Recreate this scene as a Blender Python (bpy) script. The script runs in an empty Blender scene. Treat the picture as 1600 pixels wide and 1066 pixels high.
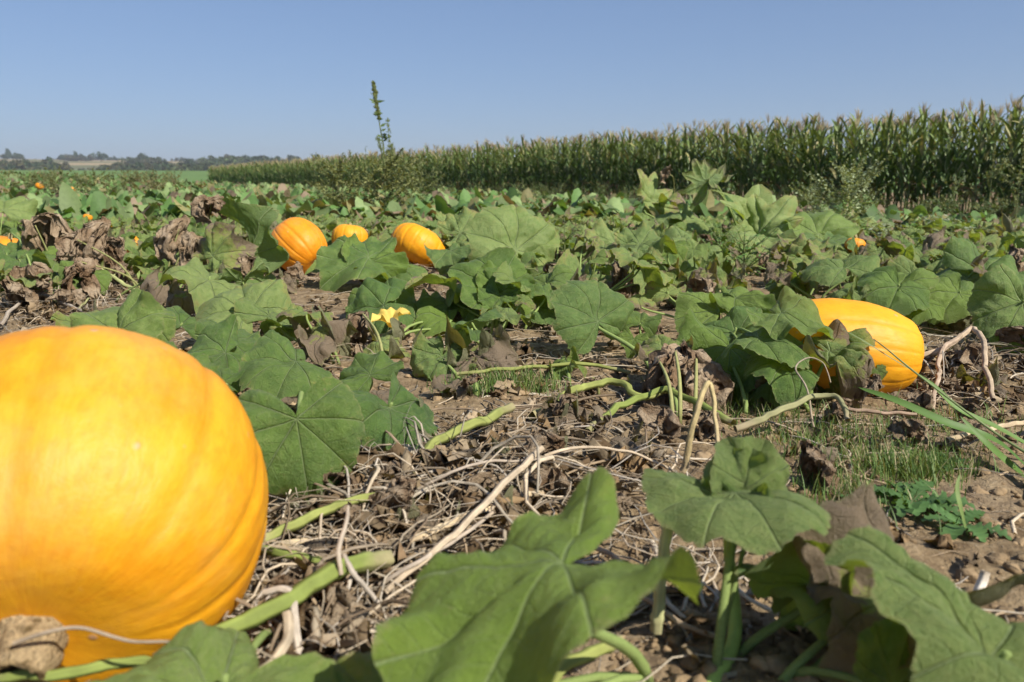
import bpy, math, random
import numpy as np
from mathutils import Vector, Matrix

random.seed(7)
RNG = np.random.default_rng(11)
scene = bpy.context.scene
C = scene.collection
R = math.radians

# ------------------------------------------------------------------ camera
CAM_H = 0.56
PITCH = math.atan(250 / 1244.4)
FPX = 28.0 / 36.0 * 1600
cam_data = bpy.data.cameras.new('camera')
cam_data.lens = 28.0
cam_data.sensor_width = 36.0
cam_data.clip_start = 0.02
cam_data.clip_end = 9000
cam_data.dof.use_dof = True
cam_data.dof.focus_distance = 2.3
cam_data.dof.aperture_fstop = 5.0
cam = bpy.data.objects.new('camera', cam_data)
C.objects.link(cam)
cam.location = (0, 0, CAM_H)
cam.rotation_euler = (math.pi / 2 - PITCH, 0, 0)
scene.camera = cam

# ------------------------------------------------------------------ sky and sun
SUN_AZ, SUN_EL = 133.0, 43.0          # compass azimuth from +Y clockwise
world = bpy.data.worlds.new('World')
scene.world = world
world.use_nodes = True
wn = world.node_tree.nodes
wl = world.node_tree.links
bg = wn['Background']
sky = wn.new('ShaderNodeTexSky')
sky.sky_type = 'NISHITA'
sky.sun_disc = False
sky.sun_elevation = R(SUN_EL)
sky.sun_rotation = R(SUN_AZ)
sky.altitude = 200
sky.air_density = 1.0
sky.dust_density = 0.6
sky.ozone_density = 3.0
gam = wn.new('ShaderNodeGamma')
gam.inputs['Gamma'].default_value = 0.62
wl.new(sky.outputs[0], gam.inputs['Color'])
tintn = wn.new('ShaderNodeMix')
tintn.data_type = 'RGBA'
tintn.blend_type = 'MULTIPLY'
tintn.inputs[0].default_value = 1.0
tintn.inputs[7].default_value = (1.02, 1.22, 1.60, 1)
wl.new(gam.outputs[0], tintn.inputs[6])
wl.new(tintn.outputs[2], bg.inputs['Color'])
bg.inputs['Strength'].default_value = 0.090
sun_data = bpy.data.lights.new('sun', 'SUN')
sun_data.energy = 5.0
sun_data.angle = R(0.53)
sun_data.color = (1.0, 0.94, 0.84)
sun = bpy.data.objects.new('sun', sun_data)
C.objects.link(sun)
_sd = Vector((math.sin(R(SUN_AZ)) * math.cos(R(SUN_EL)), math.cos(R(SUN_AZ)) * math.cos(R(SUN_EL)), math.sin(R(SUN_EL))))
sun.rotation_euler = _sd.to_track_quat('Z', 'Y').to_euler()
sun.location = (6, -4, 9)

# ------------------------------------------------------------------ render settings
scene.view_settings.view_transform = 'Standard'
scene.view_settings.look = 'None'
scene.view_settings.gamma = 1.0
scene.view_settings.exposure = 0.52
scene.view_settings.use_curve_mapping = False
scene.render.engine = 'CYCLES'
cy = scene.cycles
cy.use_denoising = True
cy.use_adaptive_sampling = True
cy.adaptive_threshold = 0.025
cy.max_bounces = 6
cy.diffuse_bounces = 3
cy.glossy_bounces = 2
cy.transmission_bounces = 4
cy.transparent_max_bounces = 6
cy.volume_bounces = 0
cy.caustics_reflective = False
cy.caustics_refractive = False

# ------------------------------------------------------------------ pixel helpers (photo is 1600 x 1066)
_cp, _sp = math.cos(PITCH), math.sin(PITCH)


def ray(px, py):
    x = (px - 800) / FPX
    y = -(py - 533) / FPX
    return Vector((x, _cp + y * _sp, -_sp + y * _cp))


CAMP = Vector((0, 0, CAM_H))


def at(px, py, Y):
    r = ray(px, py)
    return CAMP + r * (Y / r.y)


def gp(px, py, z=0.0):
    r = ray(px, py)
    return CAMP + r * ((z - CAM_H) / r.z)


def gd(py):
    return gp(800, py).y


def project(p):
    q = Vector(p) - CAMP
    dep = q.y * _cp - q.z * _sp
    up = q.y * _sp + q.z * _cp
    if dep <= 0.01:
        return (-9999, -9999)
    return (800 + FPX * q.x / dep, 533 - FPX * up / dep)


# ------------------------------------------------------------------ numpy noise
def _hash(ix, iy, iz, seed):
    h = (ix * 374761393 + iy * 668265263 + iz * 2147483647 + seed * 974634541) & 0xFFFFFFFF
    h = ((h ^ (h >> 13)) * 1274126177) & 0xFFFFFFFF
    h = (h ^ (h >> 16)) & 0xFFFFFFFF
    return h.astype(np.float64) / 2147483647.5 - 1.0


def vnoise(P, seed=0):
    P = np.asarray(P, dtype=np.float64)
    F = np.floor(P)
    I = F.astype(np.int64)
    f = P - F
    f = f * f * f * (f * (f * 6 - 15) + 10)
    out = 0
    for dx in (0, 1):
        wx = f[:, 0] if dx else 1 - f[:, 0]
        for dy in (0, 1):
            wy = f[:, 1] if dy else 1 - f[:, 1]
            for dz in (0, 1):
                wz = f[:, 2] if dz else 1 - f[:, 2]
                out = out + wx * wy * wz * _hash(I[:, 0] + dx, I[:, 1] + dy, I[:, 2] + dz, seed)
    return out


def fbm(P, seed=0, octv=4, gain=0.5):
    P = np.asarray(P, dtype=np.float64)
    a, s, out = 1.0, 1.0, 0
    for o in range(octv):
        out = out + a * vnoise(P * s + 17.3 * o, seed + o)
        a *= gain
        s *= 2.03
    return out


def vvec(P, seed=0, octv=2):
    return np.stack([fbm(P, seed + 31 * k, octv) for k in range(3)], 1)


# ------------------------------------------------------------------ mesh building
def make_mesh(name, V, loops, totals, mat=None, col=None, uv=None, smooth=True):
    V = np.asarray(V, dtype=np.float32)
    loops = np.asarray(loops, dtype=np.int32)
    totals = np.asarray(totals, dtype=np.int32)
    me = bpy.data.meshes.new(name)
    me.vertices.add(len(V))
    me.vertices.foreach_set('co', V.ravel())
    me.loops.add(len(loops))
    me.loops.foreach_set('vertex_index', loops)
    me.polygons.add(len(totals))
    starts = np.concatenate([[0], np.cumsum(totals)[:-1]]).astype(np.int32)
    me.polygons.foreach_set('loop_start', starts)
    me.polygons.foreach_set('loop_total', totals)
    if smooth:
        me.polygons.foreach_set('use_smooth', np.ones(len(totals), dtype=bool))
    me.update(calc_edges=True)
    if col is not None:
        at_ = me.attributes.new('tint', 'FLOAT_COLOR', 'POINT')
        c4 = np.ones((len(V), 4), dtype=np.float32)
        c4[:, :np.asarray(col).shape[1]] = col
        at_.data.foreach_set('color', c4.ravel())
    if uv is not None:
        ua = me.attributes.new('leafuv', 'FLOAT_VECTOR', 'POINT')
        ua.data.foreach_set('vector', np.asarray(uv, dtype=np.float32).ravel())
    if mat is not None:
        me.materials.append(mat)
    return me


class MB:
    """collects vertices and faces of ONE part"""

    def __init__(self):
        self.V, self.L, self.T, self.Cc, self.n = [], [], [], [], 0

    def add(self, V, faces, col=(1, 1, 1)):
        V = np.asarray(V, dtype=np.float64)
        faces = np.asarray(faces, dtype=np.int64)
        self.V.append(V)
        self.L.append((faces + self.n).ravel())
        self.T.append(np.full(len(faces), faces.shape[1]))
        col = np.asarray(col, dtype=np.float64)
        if col.ndim == 1:
            col = np.tile(col, (len(V), 1))
        self.Cc.append(col)
        self.n += len(V)
        return self

    def tube(self, pts, rad, sides=6, col=(1, 1, 1), cap=True, flat=1.0):
        V, F = tube(pts, rad, sides, flat)
        self.add(V, F, col)
        if cap:
            n = len(pts)
            base = self.n - len(V)
            for ring in (0, n - 1):
                c = np.asarray(pts[ring], dtype=np.float64)[None]
                idx = np.arange(sides) + ring * sides
                self.V.append(c)
                self.Cc.append(self.Cc[-1][:1] * 0 + np.asarray(self.Cc[-1][-1]))
                ci = self.n
                self.n += 1
                nx = np.roll(idx, -1)
                f = np.stack([idx + base, nx + base, np.full(sides, ci)], 1)
                if ring == 0:
                    f = f[:, ::-1]
                self.L.append(f.ravel())
                self.T.append(np.full(sides, 3))
        return self

    def mesh(self, name, mat=None, smooth=True, offset=None):
        V = np.concatenate(self.V)
        if offset is not None:
            V = V - np.asarray(offset)
        return make_mesh(name, V, np.concatenate(self.L), np.concatenate(self.T), mat, np.concatenate(self.Cc), smooth=smooth)


def tube(pts, rad, sides=6, flat=1.0):
    P = np.asarray([tuple(p) for p in pts], dtype=np.float64)
    n = len(P)
    rad = np.broadcast_to(np.asarray(rad, dtype=np.float64), (n,))
    T = np.gradient(P, axis=0)
    T /= np.linalg.norm(T, axis=1)[:, None] + 1e-12
    ref = np.array([0, 0, 1.0]) if abs(T[:, 2]).mean() < 0.8 else np.array([1.0, 0, 0])
    A = np.cross(T, ref)
    A /= np.linalg.norm(A, axis=1)[:, None] + 1e-9
    B = np.cross(T, A)
    th = np.arange(sides) / sides * 2 * np.pi
    V = P[:, None] + rad[:, None, None] * (np.cos(th)[None, :, None] * A[:, None] + flat * np.sin(th)[None, :, None] * B[:, None])
    i = np.arange(n - 1)[:, None] * sides
    j = np.arange(sides)[None]
    k = (j + 1) % sides
    F = np.stack([i + j, i + k, i + sides + k, i + sides + j], -1).reshape(-1, 4)
    return V.reshape(-1, 3), F


def bez(p0, p1, p2, p3, n=9):
    t = np.linspace(0, 1, n)[:, None]
    p0, p1, p2, p3 = [np.asarray(tuple(p), dtype=np.float64) for p in (p0, p1, p2, p3)]
    return (1 - t) ** 3 * p0 + 3 * (1 - t) ** 2 * t * p1 + 3 * (1 - t) * t * t * p2 + t ** 3 * p3


def spline(pts, n=24):
    """Catmull-Rom through points"""
    P = np.asarray([tuple(p) for p in pts], dtype=np.float64)
    if len(P) == 2:
        return P[0] + (P[1] - P[0]) * np.linspace(0, 1, n)[:, None]
    P = np.vstack([2 * P[0] - P[1], P, 2 * P[-1] - P[-2]])
    m = len(P) - 3
    out = []
    for s in np.linspace(0, m - 1e-6, n):
        k = int(s)
        t = s - k
        a, b, c, d = P[k:k + 4]
        out.append(0.5 * (2 * b + (c - a) * t + (2 * a - 5 * b + 4 * c - d) * t * t + (3 * b - a - 3 * c + d) * t ** 3))
    return np.array(out)


# ------------------------------------------------------------------ objects
def link(name, data, parent=None):
    o = bpy.data.objects.new(name, data)
    C.objects.link(o)
    if parent is not None:
        o.parent = parent
    return o


def tag(o, label=None, cat=None, group=None, kind=None):
    if label:
        o['label'] = label
    if cat:
        o['category'] = cat
    if group:
        o['group'] = group
    if kind:
        o['kind'] = kind
    return o


def empty(name, loc, label, cat, group=None):
    o = link(name, None)
    o.empty_display_size = 0.05
    o.location = loc
    return tag(o, label, cat, group)


# ------------------------------------------------------------------ material helpers
class NT:
    def __init__(self, name):
        self.m = bpy.data.materials.new(name)
        self.m.use_nodes = True
        self.n = self.m.node_tree.nodes
        self.l = self.m.node_tree.links
        self.p = self.n['Principled BSDF']
        self.out = self.n['Material Output']

    def node(self, t, **kw):
        o = self.n.new(t)
        for k, v in kw.items():
            setattr(o, k, v)
        return o

    def set(self, sock, v):
        if hasattr(v, 'is_output') or isinstance(v, bpy.types.NodeSocket):
            self.l.new(v, sock)
        else:
            if isinstance(v, (tuple, list)) and sock.type == 'RGBA' and len(v) == 3:
                v = (*v, 1)
            sock.default_value = v

    def math(self, op, a, b=0.0, c=None, clamp=False):
        o = self.node('ShaderNodeMath', operation=op, use_clamp=clamp)
        self.set(o.inputs[0], a)
        self.set(o.inputs[1], b)
        if c is not None:
            self.set(o.inputs[2], c)
        return o.outputs[0]

    def ss(self, x, a, b):
        o = self.node('ShaderNodeMapRange', interpolation_type='SMOOTHSTEP')
        self.set(o.inputs[0], x)
        self.set(o.inputs[1], a)
        self.set(o.inputs[2], b)
        return o.outputs[0]

    def mix(self, f, a, b, mode='MIX'):
        o = self.node('ShaderNodeMix', data_type='RGBA', blend_type=mode)
        self.set(o.inputs[0], f)
        self.set(o.inputs[6], a)
        self.set(o.inputs[7], b)
        return o.outputs[2]

    def noise(self, vec, scale, detail=3, rough=0.55, dist=0.0):
        o = self.node('ShaderNodeTexNoise')
        self.set(o.inputs['Vector'], vec)
        o.inputs['Scale'].default_value = scale
        o.inputs['Detail'].default_value = detail
        o.inputs['Roughness'].default_value = rough
        o.inputs['Distortion'].default_value = dist
        return o.outputs['Fac']

    def attr(self, name, typ='GEOMETRY'):
        return self.node('ShaderNodeAttribute', attribute_name=name, attribute_type=typ)

    def bump(self, h, strength=0.5, dist=0.01):
        o = self.node('ShaderNodeBump')
        o.inputs['Strength'].default_value = strength
        o.inputs['Distance'].default_value = dist
        self.set(o.inputs['Height'], h)
        self.l.new(o.outputs[0], self.p.inputs['Normal'])
        return o

    def coords(self, rnd=True):
        tc = self.node('ShaderNodeTexCoord').outputs['Object']
        if not rnd:
            return tc
        oi = self.node('ShaderNodeObjectInfo').outputs['Random']
        s = self.math('MULTIPLY', oi, 37.0)
        v = self.node('ShaderNodeVectorMath', operation='ADD')
        self.l.new(tc, v.inputs[0])
        self.l.new(s, v.inputs[1])
        return v.outputs[0]

    def translucent(self, color, fac):
        t = self.node('ShaderNodeBsdfTranslucent')
        self.set(t.inputs['Color'], color)
        for nd in self.n:
            if nd.type == 'BUMP':
                self.l.new(nd.outputs[0], t.inputs['Normal'])
        mx = self.node('ShaderNodeMixShader')
        self.set(mx.inputs[0], fac)
        self.l.new(self.p.outputs[0], mx.inputs[1])
        self.l.new(t.outputs[0], mx.inputs[2])
        self.l.new(mx.outputs[0], self.out.inputs['Surface'])


def mat_leaf():
    t = NT('leaf_blade')
    co = t.coords()
    age = t.attr('age', 'OBJECT').outputs['Fac']
    pale = t.attr('pale', 'OBJECT').outputs['Fac']
    rnd = t.node('ShaderNodeObjectInfo').outputs['Random']
    uv = t.node('ShaderNodeSeparateXYZ')
    t.l.new(t.attr('leafuv').outputs['Vector'], uv.inputs[0])
    along, lat, rn = uv.outputs[0], uv.outputs[1], uv.outputs[2]
    n1 = t.noise(co, 3.2, 4, 0.6)
    n2 = t.noise(co, 32.0, 5, 0.75)
    n3 = t.noise(co, 9.0, 3, 0.6)
    # secondary veins
    sv = t.math('ADD', t.math('MULTIPLY', along, 7.0), t.math('MULTIPLY', lat, -5.0))
    sv = t.math('ADD', sv, t.math('MULTIPLY', n3, 0.12))
    sv = t.math('ABSOLUTE', t.math('SUBTRACT', t.math('FRACT', sv), 0.5))
    svl = t.ss(sv, 0.06, 0.0)
    mv = t.ss(lat, 0.015, 0.002)
    vo = t.node('ShaderNodeTexVoronoi', feature='DISTANCE_TO_EDGE')
    t.l.new(co, vo.inputs['Vector'])
    vo.inputs['Scale'].default_value = 20.0
    net = t.ss(vo.outputs['Distance'], 0.10, 0.0)
    vein = t.math('MAXIMUM', t.math('MULTIPLY', svl, 0.30), mv, clamp=True)
    dark = t.mix(rnd, (0.040, 0.098, 0.018, 1), (0.078, 0.148, 0.024, 1))
    midc = t.mix(rnd, (0.118, 0.222, 0.040, 1), (0.172, 0.266, 0.046, 1))
    g = t.mix(t.ss(n1, 0.3, 0.7), dark, midc)
    # some plants are bluer, some yellower
    h2 = t.math('FRACT', t.math('MULTIPLY', rnd, 7.31))
    g = t.mix(t.math('MULTIPLY', t.ss(h2, 0.45, 0.0), 0.40), g, (0.052, 0.122, 0.048, 1))
    g = t.mix(t.math('MULTIPLY', t.ss(h2, 0.60, 1.0), 0.6), g, (0.205, 0.300, 0.042, 1))
    # pale mosaic flecks between the veins
    fl = t.ss(t.math('ADD', t.math('ADD', t.math('MULTIPLY', n2, 0.7), t.math('MULTIPLY', n3, 0.3)), t.math('MULTIPLY', pale, 0.2)), 0.49, 0.66)
    palec = t.mix(n3, (0.205, 0.305, 0.088, 1), (0.33, 0.375, 0.130, 1))
    g = t.mix(t.math('MULTIPLY', fl, t.math('ADD', t.math('MULTIPLY', pale, 0.60), 0.42)), g, palec)
    g = t.mix(t.math('MULTIPLY', pale, 0.55), g, palec)
    g = t.mix(t.math('MULTIPLY', net, 0.10), g, (0.21, 0.29, 0.10, 1))
    g = t.mix(t.math('MULTIPLY', t.ss(t.noise(co, 70.0, 3, 0.7), 0.55, 0.75), 0.35), g, (0.035, 0.075, 0.018, 1))
    # greyish bloom along the midribs
    g = t.mix(t.math('MULTIPLY', vein, 0.62), g, (0.36, 0.45, 0.20, 1))
    # yellowing then browning from the margin in
    e = t.math('ADD', rn, t.math('MULTIPLY', t.math('SUBTRACT', n3, 0.5), 1.1))
    e = t.math('ADD', e, t.math('MULTIPLY', t.math('SUBTRACT', n1, 0.5), 1.2))
    yth = t.math('SUBTRACT', 1.28, t.math('MULTIPLY', age, 1.45))
    yl = t.ss(t.math('SUBTRACT', e, yth), -0.12, 0.30)
    g = t.mix(t.math('MULTIPLY', yl, 0.75), g, t.mix(n2, (0.27, 0.28, 0.045, 1), (0.37, 0.35, 0.13, 1)))
    br = t.ss(t.math('SUBTRACT', e, t.math('ADD', yth, 0.26)), -0.05, 0.16)
    brc = t.mix(n2, (0.15, 0.098, 0.058, 1), (0.36, 0.285, 0.20, 1))
    g = t.mix(br, g, brc)
    # small scorched spots
    spot = t.math('MULTIPLY', t.ss(t.noise(co, 7.5, 5, 0.75), 0.64, 0.70), 0.75)
    g = t.mix(spot, g, t.mix(n2, (0.20, 0.15, 0.06, 1), (0.36, 0.31, 0.15, 1)))
    # thin dry rim
    rim = t.math('MULTIPLY', t.ss(t.math('ADD', rn, t.math('MULTIPLY', t.math('SUBTRACT', n3, 0.5), 0.12)), 0.965, 1.01), 0.6)
    g = t.mix(rim, g, (0.30, 0.30, 0.13, 1))
    back = t.node('ShaderNodeNewGeometry').outputs['Backfacing']
    gb = t.mix(0.45, g, (0.20, 0.26, 0.11, 1))
    g = t.mix(back, g, gb)
    t.set(t.p.inputs['Base Color'], g)
    t.p.inputs['Roughness'].default_value = 0.52
    t.p.inputs['Specular IOR Level'].default_value = 0.42
    h = t.math('SUBTRACT', t.math('MULTIPLY', n2, 0.7), t.math('ADD', t.math('MULTIPLY', vein, 0.8), t.math('MULTIPLY', net, 0.10)))
    h = t.math('ADD', h, t.math('MULTIPLY', n3, 0.8))
    t.bump(h, 0.8, 0.008)
    t.p.inputs['Sheen Weight'].default_value = 0.07
    t.p.inputs['Sheen Roughness'].default_value = 0.45
    t.p.inputs['Sheen Tint'].default_value = (0.85, 0.95, 0.75, 1)
    tc = t.mix(br, (0.38, 0.48, 0.035, 1), (0.12, 0.07, 0.02, 1))
    tc = t.mix(t.math('MULTIPLY', yl, 0.6), tc, (0.38, 0.34, 0.03, 1))
    tc = t.mix(t.math('MULTIPLY', vein, 0.5), tc, (0.09, 0.14, 0.02, 1))
    t.translucent(tc, 0.36)
    return t.m


def mat_dead():
    t = NT('dead_leaf_tissue')
    co = t.coords()
    rnd = t.node('ShaderNodeObjectInfo').outputs['Random']
    n1 = t.noise(co, 3.0, 4, 0.6)
    n2 = t.noise(co, 16.0, 4, 0.7)
    a = t.mix(rnd, (0.19, 0.118, 0.066, 1), (0.29, 0.205, 0.125, 1))
    b = t.mix(n2, (0.38, 0.285, 0.185, 1), (0.50, 0.40, 0.285, 1))
    c = t.mix(t.ss(n1, 0.35, 0.68), a, b)
    c = t.mix(t.ss(n2, 0.62, 0.75), c, (0.085, 0.058, 0.04, 1))
    t.set(t.p.inputs['Base Color'], c)
    t.p.inputs['Roughness'].default_value = 0.9
    t.p.inputs['Specular IOR Level'].default_value = 0.12
    t.bump(t.math('ADD', n2, t.math('MULTIPLY', n1, 0.7)), 0.8, 0.02)
    t.translucent((0.22, 0.14, 0.07, 1), 0.12)
    return t.m


def mat_tint(name, rough=0.75, spec=0.25, nscale=14.0, namp=0.5, transl=0.0, bump=0.3, bdist=0.004, hue=None):
    """colour from the 'tint' attribute, broken up with noise"""
    t = NT(name)
    co = t.coords()
    n = t.noise(co, nscale, 4, 0.65)
    base = t.attr('tint').outputs['Color']
    k = t.math('ADD', t.math('MULTIPLY', n, 2 * namp), 1.0 - namp)
    v = t.node('ShaderNodeVectorMath', operation='SCALE')
    t.l.new(base, v.inputs[0])
    t.l.new(k, v.inputs['Scale'])
    c = v.outputs[0]
    if hue is not None:
        c = t.mix(t.ss(t.noise(co, nscale * 0.37, 3), 0.5, 0.75), c, hue)
    t.set(t.p.inputs['Base Color'], c)
    t.p.inputs['Roughness'].default_value = rough
    t.p.inputs['Specular IOR Level'].default_value = spec
    if bump:
        t.bump(n, bump, bdist)
    if transl:
        v2 = t.node('ShaderNodeVectorMath', operation='MULTIPLY')
        t.l.new(c, v2.inputs[0])
        v2.inputs[1].default_value = (1.7, 1.5, 0.5)
        t.translucent(v2.outputs[0], transl)
    return t.m


def mat_soil():
    t = NT('field_soil')
    tc = t.node('ShaderNodeTexCoord').outputs['Object']
    n1 = t.noise(tc, 1.7, 5, 0.6)
    n2 = t.noise(tc, 22.0, 6, 0.7)
    n3 = t.noise(tc, 120.0, 4, 0.7)
    base = t.attr('tint').outputs['Color']
    soil = t.mix(t.ss(n2, 0.3, 0.72), (0.13, 0.086, 0.046, 1), (0.32, 0.240, 0.140, 1))
    soil = t.mix(t.math('MULTIPLY', t.ss(n1, 0.45, 0.75), 0.5), soil, (0.30, 0.235, 0.17, 1))
    soil = t.mix(t.math('MULTIPLY', t.ss(n3, 0.55, 0.8), 0.5), soil, (0.47, 0.39, 0.29, 1))
    # land use away from the patch comes with the sheet
    far = t.attr('far').outputs['Fac']
    fn = t.noise(tc, 0.05, 4, 0.7)
    fn2 = t.noise(tc, 0.8, 3, 0.7)
    k = t.math('ADD', t.math('ADD', t.math('MULTIPLY', fn, 0.5), t.math('MULTIPLY', fn2, 0.5)), 0.5)
    v = t.node('ShaderNodeVectorMath', operation='SCALE')
    t.l.new(base, v.inputs[0])
    t.l.new(k, v.inputs['Scale'])
    c = t.mix(far, soil, v.outputs[0])
    t.set(t.p.inputs['Base Color'], c)
    t.p.inputs['Roughness'].default_value = 0.95
    t.p.inputs['Specular IOR Level'].default_value = 0.1
    t.bump(t.math('ADD', n2, t.math('MULTIPLY', n3, 0.5)), 0.9, 0.012)
    return t.m


def mat_pumpkin(name, c_hi, c_mid, c_groove, scar=0.5, rough=0.38):
    t = NT(name)
    co = t.coords()
    st = t.node('ShaderNodeSeparateXYZ')
    t.l.new(t.attr('leafuv').outputs['Vector'], st.inputs[0])
    lon, rib, la = st.outputs[0], st.outputs[1], st.outputs[2]
    cx = t.node('ShaderNodeCombineXYZ')
    t.l.new(t.math('MULTIPLY', lon, 3.0), cx.inputs[0])
    t.l.new(t.math('MULTIPLY', la, 0.9), cx.inputs[1])
    streak = t.noise(cx.outputs[0], 9.0, 5, 0.65)
    n1 = t.noise(co, 7.0, 4, 0.6)
    n2 = t.noise(co, 60.0, 3, 0.6)
    c = t.mix(t.ss(t.math('ADD', t.math('MULTIPLY', n1, 0.6), t.math('MULTIPLY', streak, 0.4)), 0.36, 0.64), c_mid, c_hi)
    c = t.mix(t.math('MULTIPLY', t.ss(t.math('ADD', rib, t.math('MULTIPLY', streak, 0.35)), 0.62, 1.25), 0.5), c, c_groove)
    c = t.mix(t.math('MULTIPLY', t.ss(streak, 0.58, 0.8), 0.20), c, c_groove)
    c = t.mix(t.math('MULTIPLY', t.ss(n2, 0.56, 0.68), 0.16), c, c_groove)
    # corky specks and dusty bloom
    vor = t.node('ShaderNodeTexVoronoi')
    t.l.new(co, vor.inputs['Vector'])
    vor.inputs['Scale'].default_value = 22.0
    sp = t.math('MULTIPLY', t.ss(vor.outputs['Distance'], 0.16, 0.06), t.ss(n1, 0.50, 0.58))
    c = t.mix(t.math('MULTIPLY', sp, scar), c, (0.52, 0.30, 0.17, 1))
    dust = t.math('MULTIPLY', t.ss(t.noise(co, 3.0, 5, 0.7), 0.48, 0.75), 0.22)
    c = t.mix(dust, c, (0.55, 0.37, 0.19, 1))
    t.set(t.p.inputs['Base Color'], c)
    t.set(t.p.inputs['Roughness'], t.math('ADD', t.math('MULTIPLY', n2, 0.18), rough))
    t.p.inputs['Specular IOR Level'].default_value = 0.30
    t.p.inputs['Subsurface Weight'].default_value = 0.0
    t.bump(t.math('ADD', t.math('MULTIPLY', n2, 0.7), t.math('ADD', t.math('MULTIPLY', streak, 0.6), sp)), 0.22, 0.006)
    return t.m


M_LEAF = mat_leaf()
M_DEAD = mat_dead()
M_STALK = mat_tint('green_stalk', 0.75, 0.15, 30.0, 0.35, 0.08, 0.4, 0.003)
M_DRY = mat_tint('dry_stem', 0.9, 0.12, 45.0, 0.6, 0.0, 0.7, 0.004)
M_LITTER = mat_tint('dry_litter', 0.92, 0.1, 40.0, 0.6, 0.1, 0.7, 0.006)
M_SOIL = mat_soil()
M_CLOD = mat_tint('soil_clod', 0.95, 0.08, 60.0, 0.55, 0.0, 0.9, 0.006)
M_WEED = mat_tint('weed_leaf', 0.6, 0.3, 25.0, 0.35, 0.25, 0.0)
M_CORN = mat_tint('corn_leaf', 0.5, 0.35, 6.0, 0.35, 0.22, 0.0)
M_TASSEL = mat_tint('corn_tassel', 0.85, 0.1, 20.0, 0.3, 0.1, 0.0)
M_GRASS = mat_tint('grass_blade', 0.55, 0.35, 20.0, 0.3, 0.25, 0.0)
M_PETAL = mat_tint('blossom_petal', 0.6, 0.25, 40.0, 0.25, 0.3, 0.4, 0.003)
M_TREE = mat_tint('tree_foliage', 0.8, 0.15, 0.6, 0.4, 0.1, 0.0)
M_BARK = mat_tint('bark', 0.9, 0.1, 3.0, 0.4, 0.0, 0.0)
M_CORK = mat_tint('corky_stem', 0.95, 0.1, 170.0, 0.9, 0.0, 1.0, 0.012, (0.13, 0.085, 0.035, 1))
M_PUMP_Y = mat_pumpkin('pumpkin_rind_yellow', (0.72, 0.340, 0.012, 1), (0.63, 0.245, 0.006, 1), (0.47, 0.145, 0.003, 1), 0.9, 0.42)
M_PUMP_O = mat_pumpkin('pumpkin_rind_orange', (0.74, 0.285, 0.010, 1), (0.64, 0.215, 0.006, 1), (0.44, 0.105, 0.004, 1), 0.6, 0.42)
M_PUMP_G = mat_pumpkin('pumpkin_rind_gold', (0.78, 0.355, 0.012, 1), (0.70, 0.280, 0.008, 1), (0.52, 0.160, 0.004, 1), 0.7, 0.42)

# ------------------------------------------------------------------ ground
TD = [0, 55, 75, 120, 180, 250, 300, 360, 430, 560, 700, 850, 1000, 1300, 2000, 3000]
TZ = [0, 0, -0.1, 0.1, 1.0, 2.9, 2.6, 1.4, 1.8, 5.5, 11.0, 17.5, 23.0, 24.0, 18.0, 8.0]
# edge of the maize, straight, from beside the camera to its far corner
E0 = np.array([11.0, 6.1])
E1 = np.array([-25.0, 67.0])
EDIR = (E1 - E0) / np.linalg.norm(E1 - E0)
ENRM = np.array([EDIR[1], -EDIR[0]])      # points into the maize


def edge_x(y):
    t = (y - E0[1]) / (E1[1] - E0[1])
    return E0[0] + t * (E1[0] - E0[0])


def terrain(x, y):
    x = np.atleast_1d(np.asarray(x, dtype=np.float64))
    y = np.atleast_1d(np.asarray(y, dtype=np.float64))
    d = np.hypot(x, y)
    z = np.interp(d, TD, TZ)
    P = np.stack([x, y, 0 * x], 1)
    far = np.clip((d - 70) / 500, 0, 1)
    z = z + far * 1.8 * fbm(P / 220.0, 5, 3)
    near = np.clip(1 - d / 25.0, 0, 1)
    z = z + near * (0.020 * fbm(P * 2.2, 3, 3) + 0.012 * np.clip(fbm(P * 9.0, 4, 3), -0.3, 2))
    z = z + np.clip(1 - d / 6.0, 0, 1) * 0.020 * np.abs(fbm(P * 24.0, 9, 3))
    rise = np.clip((-x - 8) / 25, 0, 1) * np.clip((y - 12) / 25, 0, 1) * np.clip((75 - y) / 15, 0, 1)
    return z + rise * 0.85


_gx = np.arange(-9.0, 9.01, 0.05)
_gy = np.arange(0.0, 13.01, 0.05)
_GX, _GY = np.meshgrid(_gx, _gy)
_GZ = terrain(_GX.ravel(), _GY.ravel()).reshape(_GX.shape)


def tz(x, y):
    if -8.9 < x < 8.9 and 0.05 < y < 12.9:
        fx, fy = (x + 9.0) / 0.05, y / 0.05
        i, j = int(fx), int(fy)
        u, v = fx - i, fy - j
        return float((_GZ[j, i] * (1 - u) + _GZ[j, i + 1] * u) * (1 - v) + (_GZ[j + 1, i] * (1 - u) + _GZ[j + 1, i + 1] * u) * v)
    d = math.hypot(x, y)
    z = float(np.interp(d, TD, TZ))
    cl = lambda a: min(1.0, max(0.0, a))
    return z + cl((-x - 8) / 25) * cl((y - 12) / 25) * cl((75 - y) / 15) * 0.85


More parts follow.
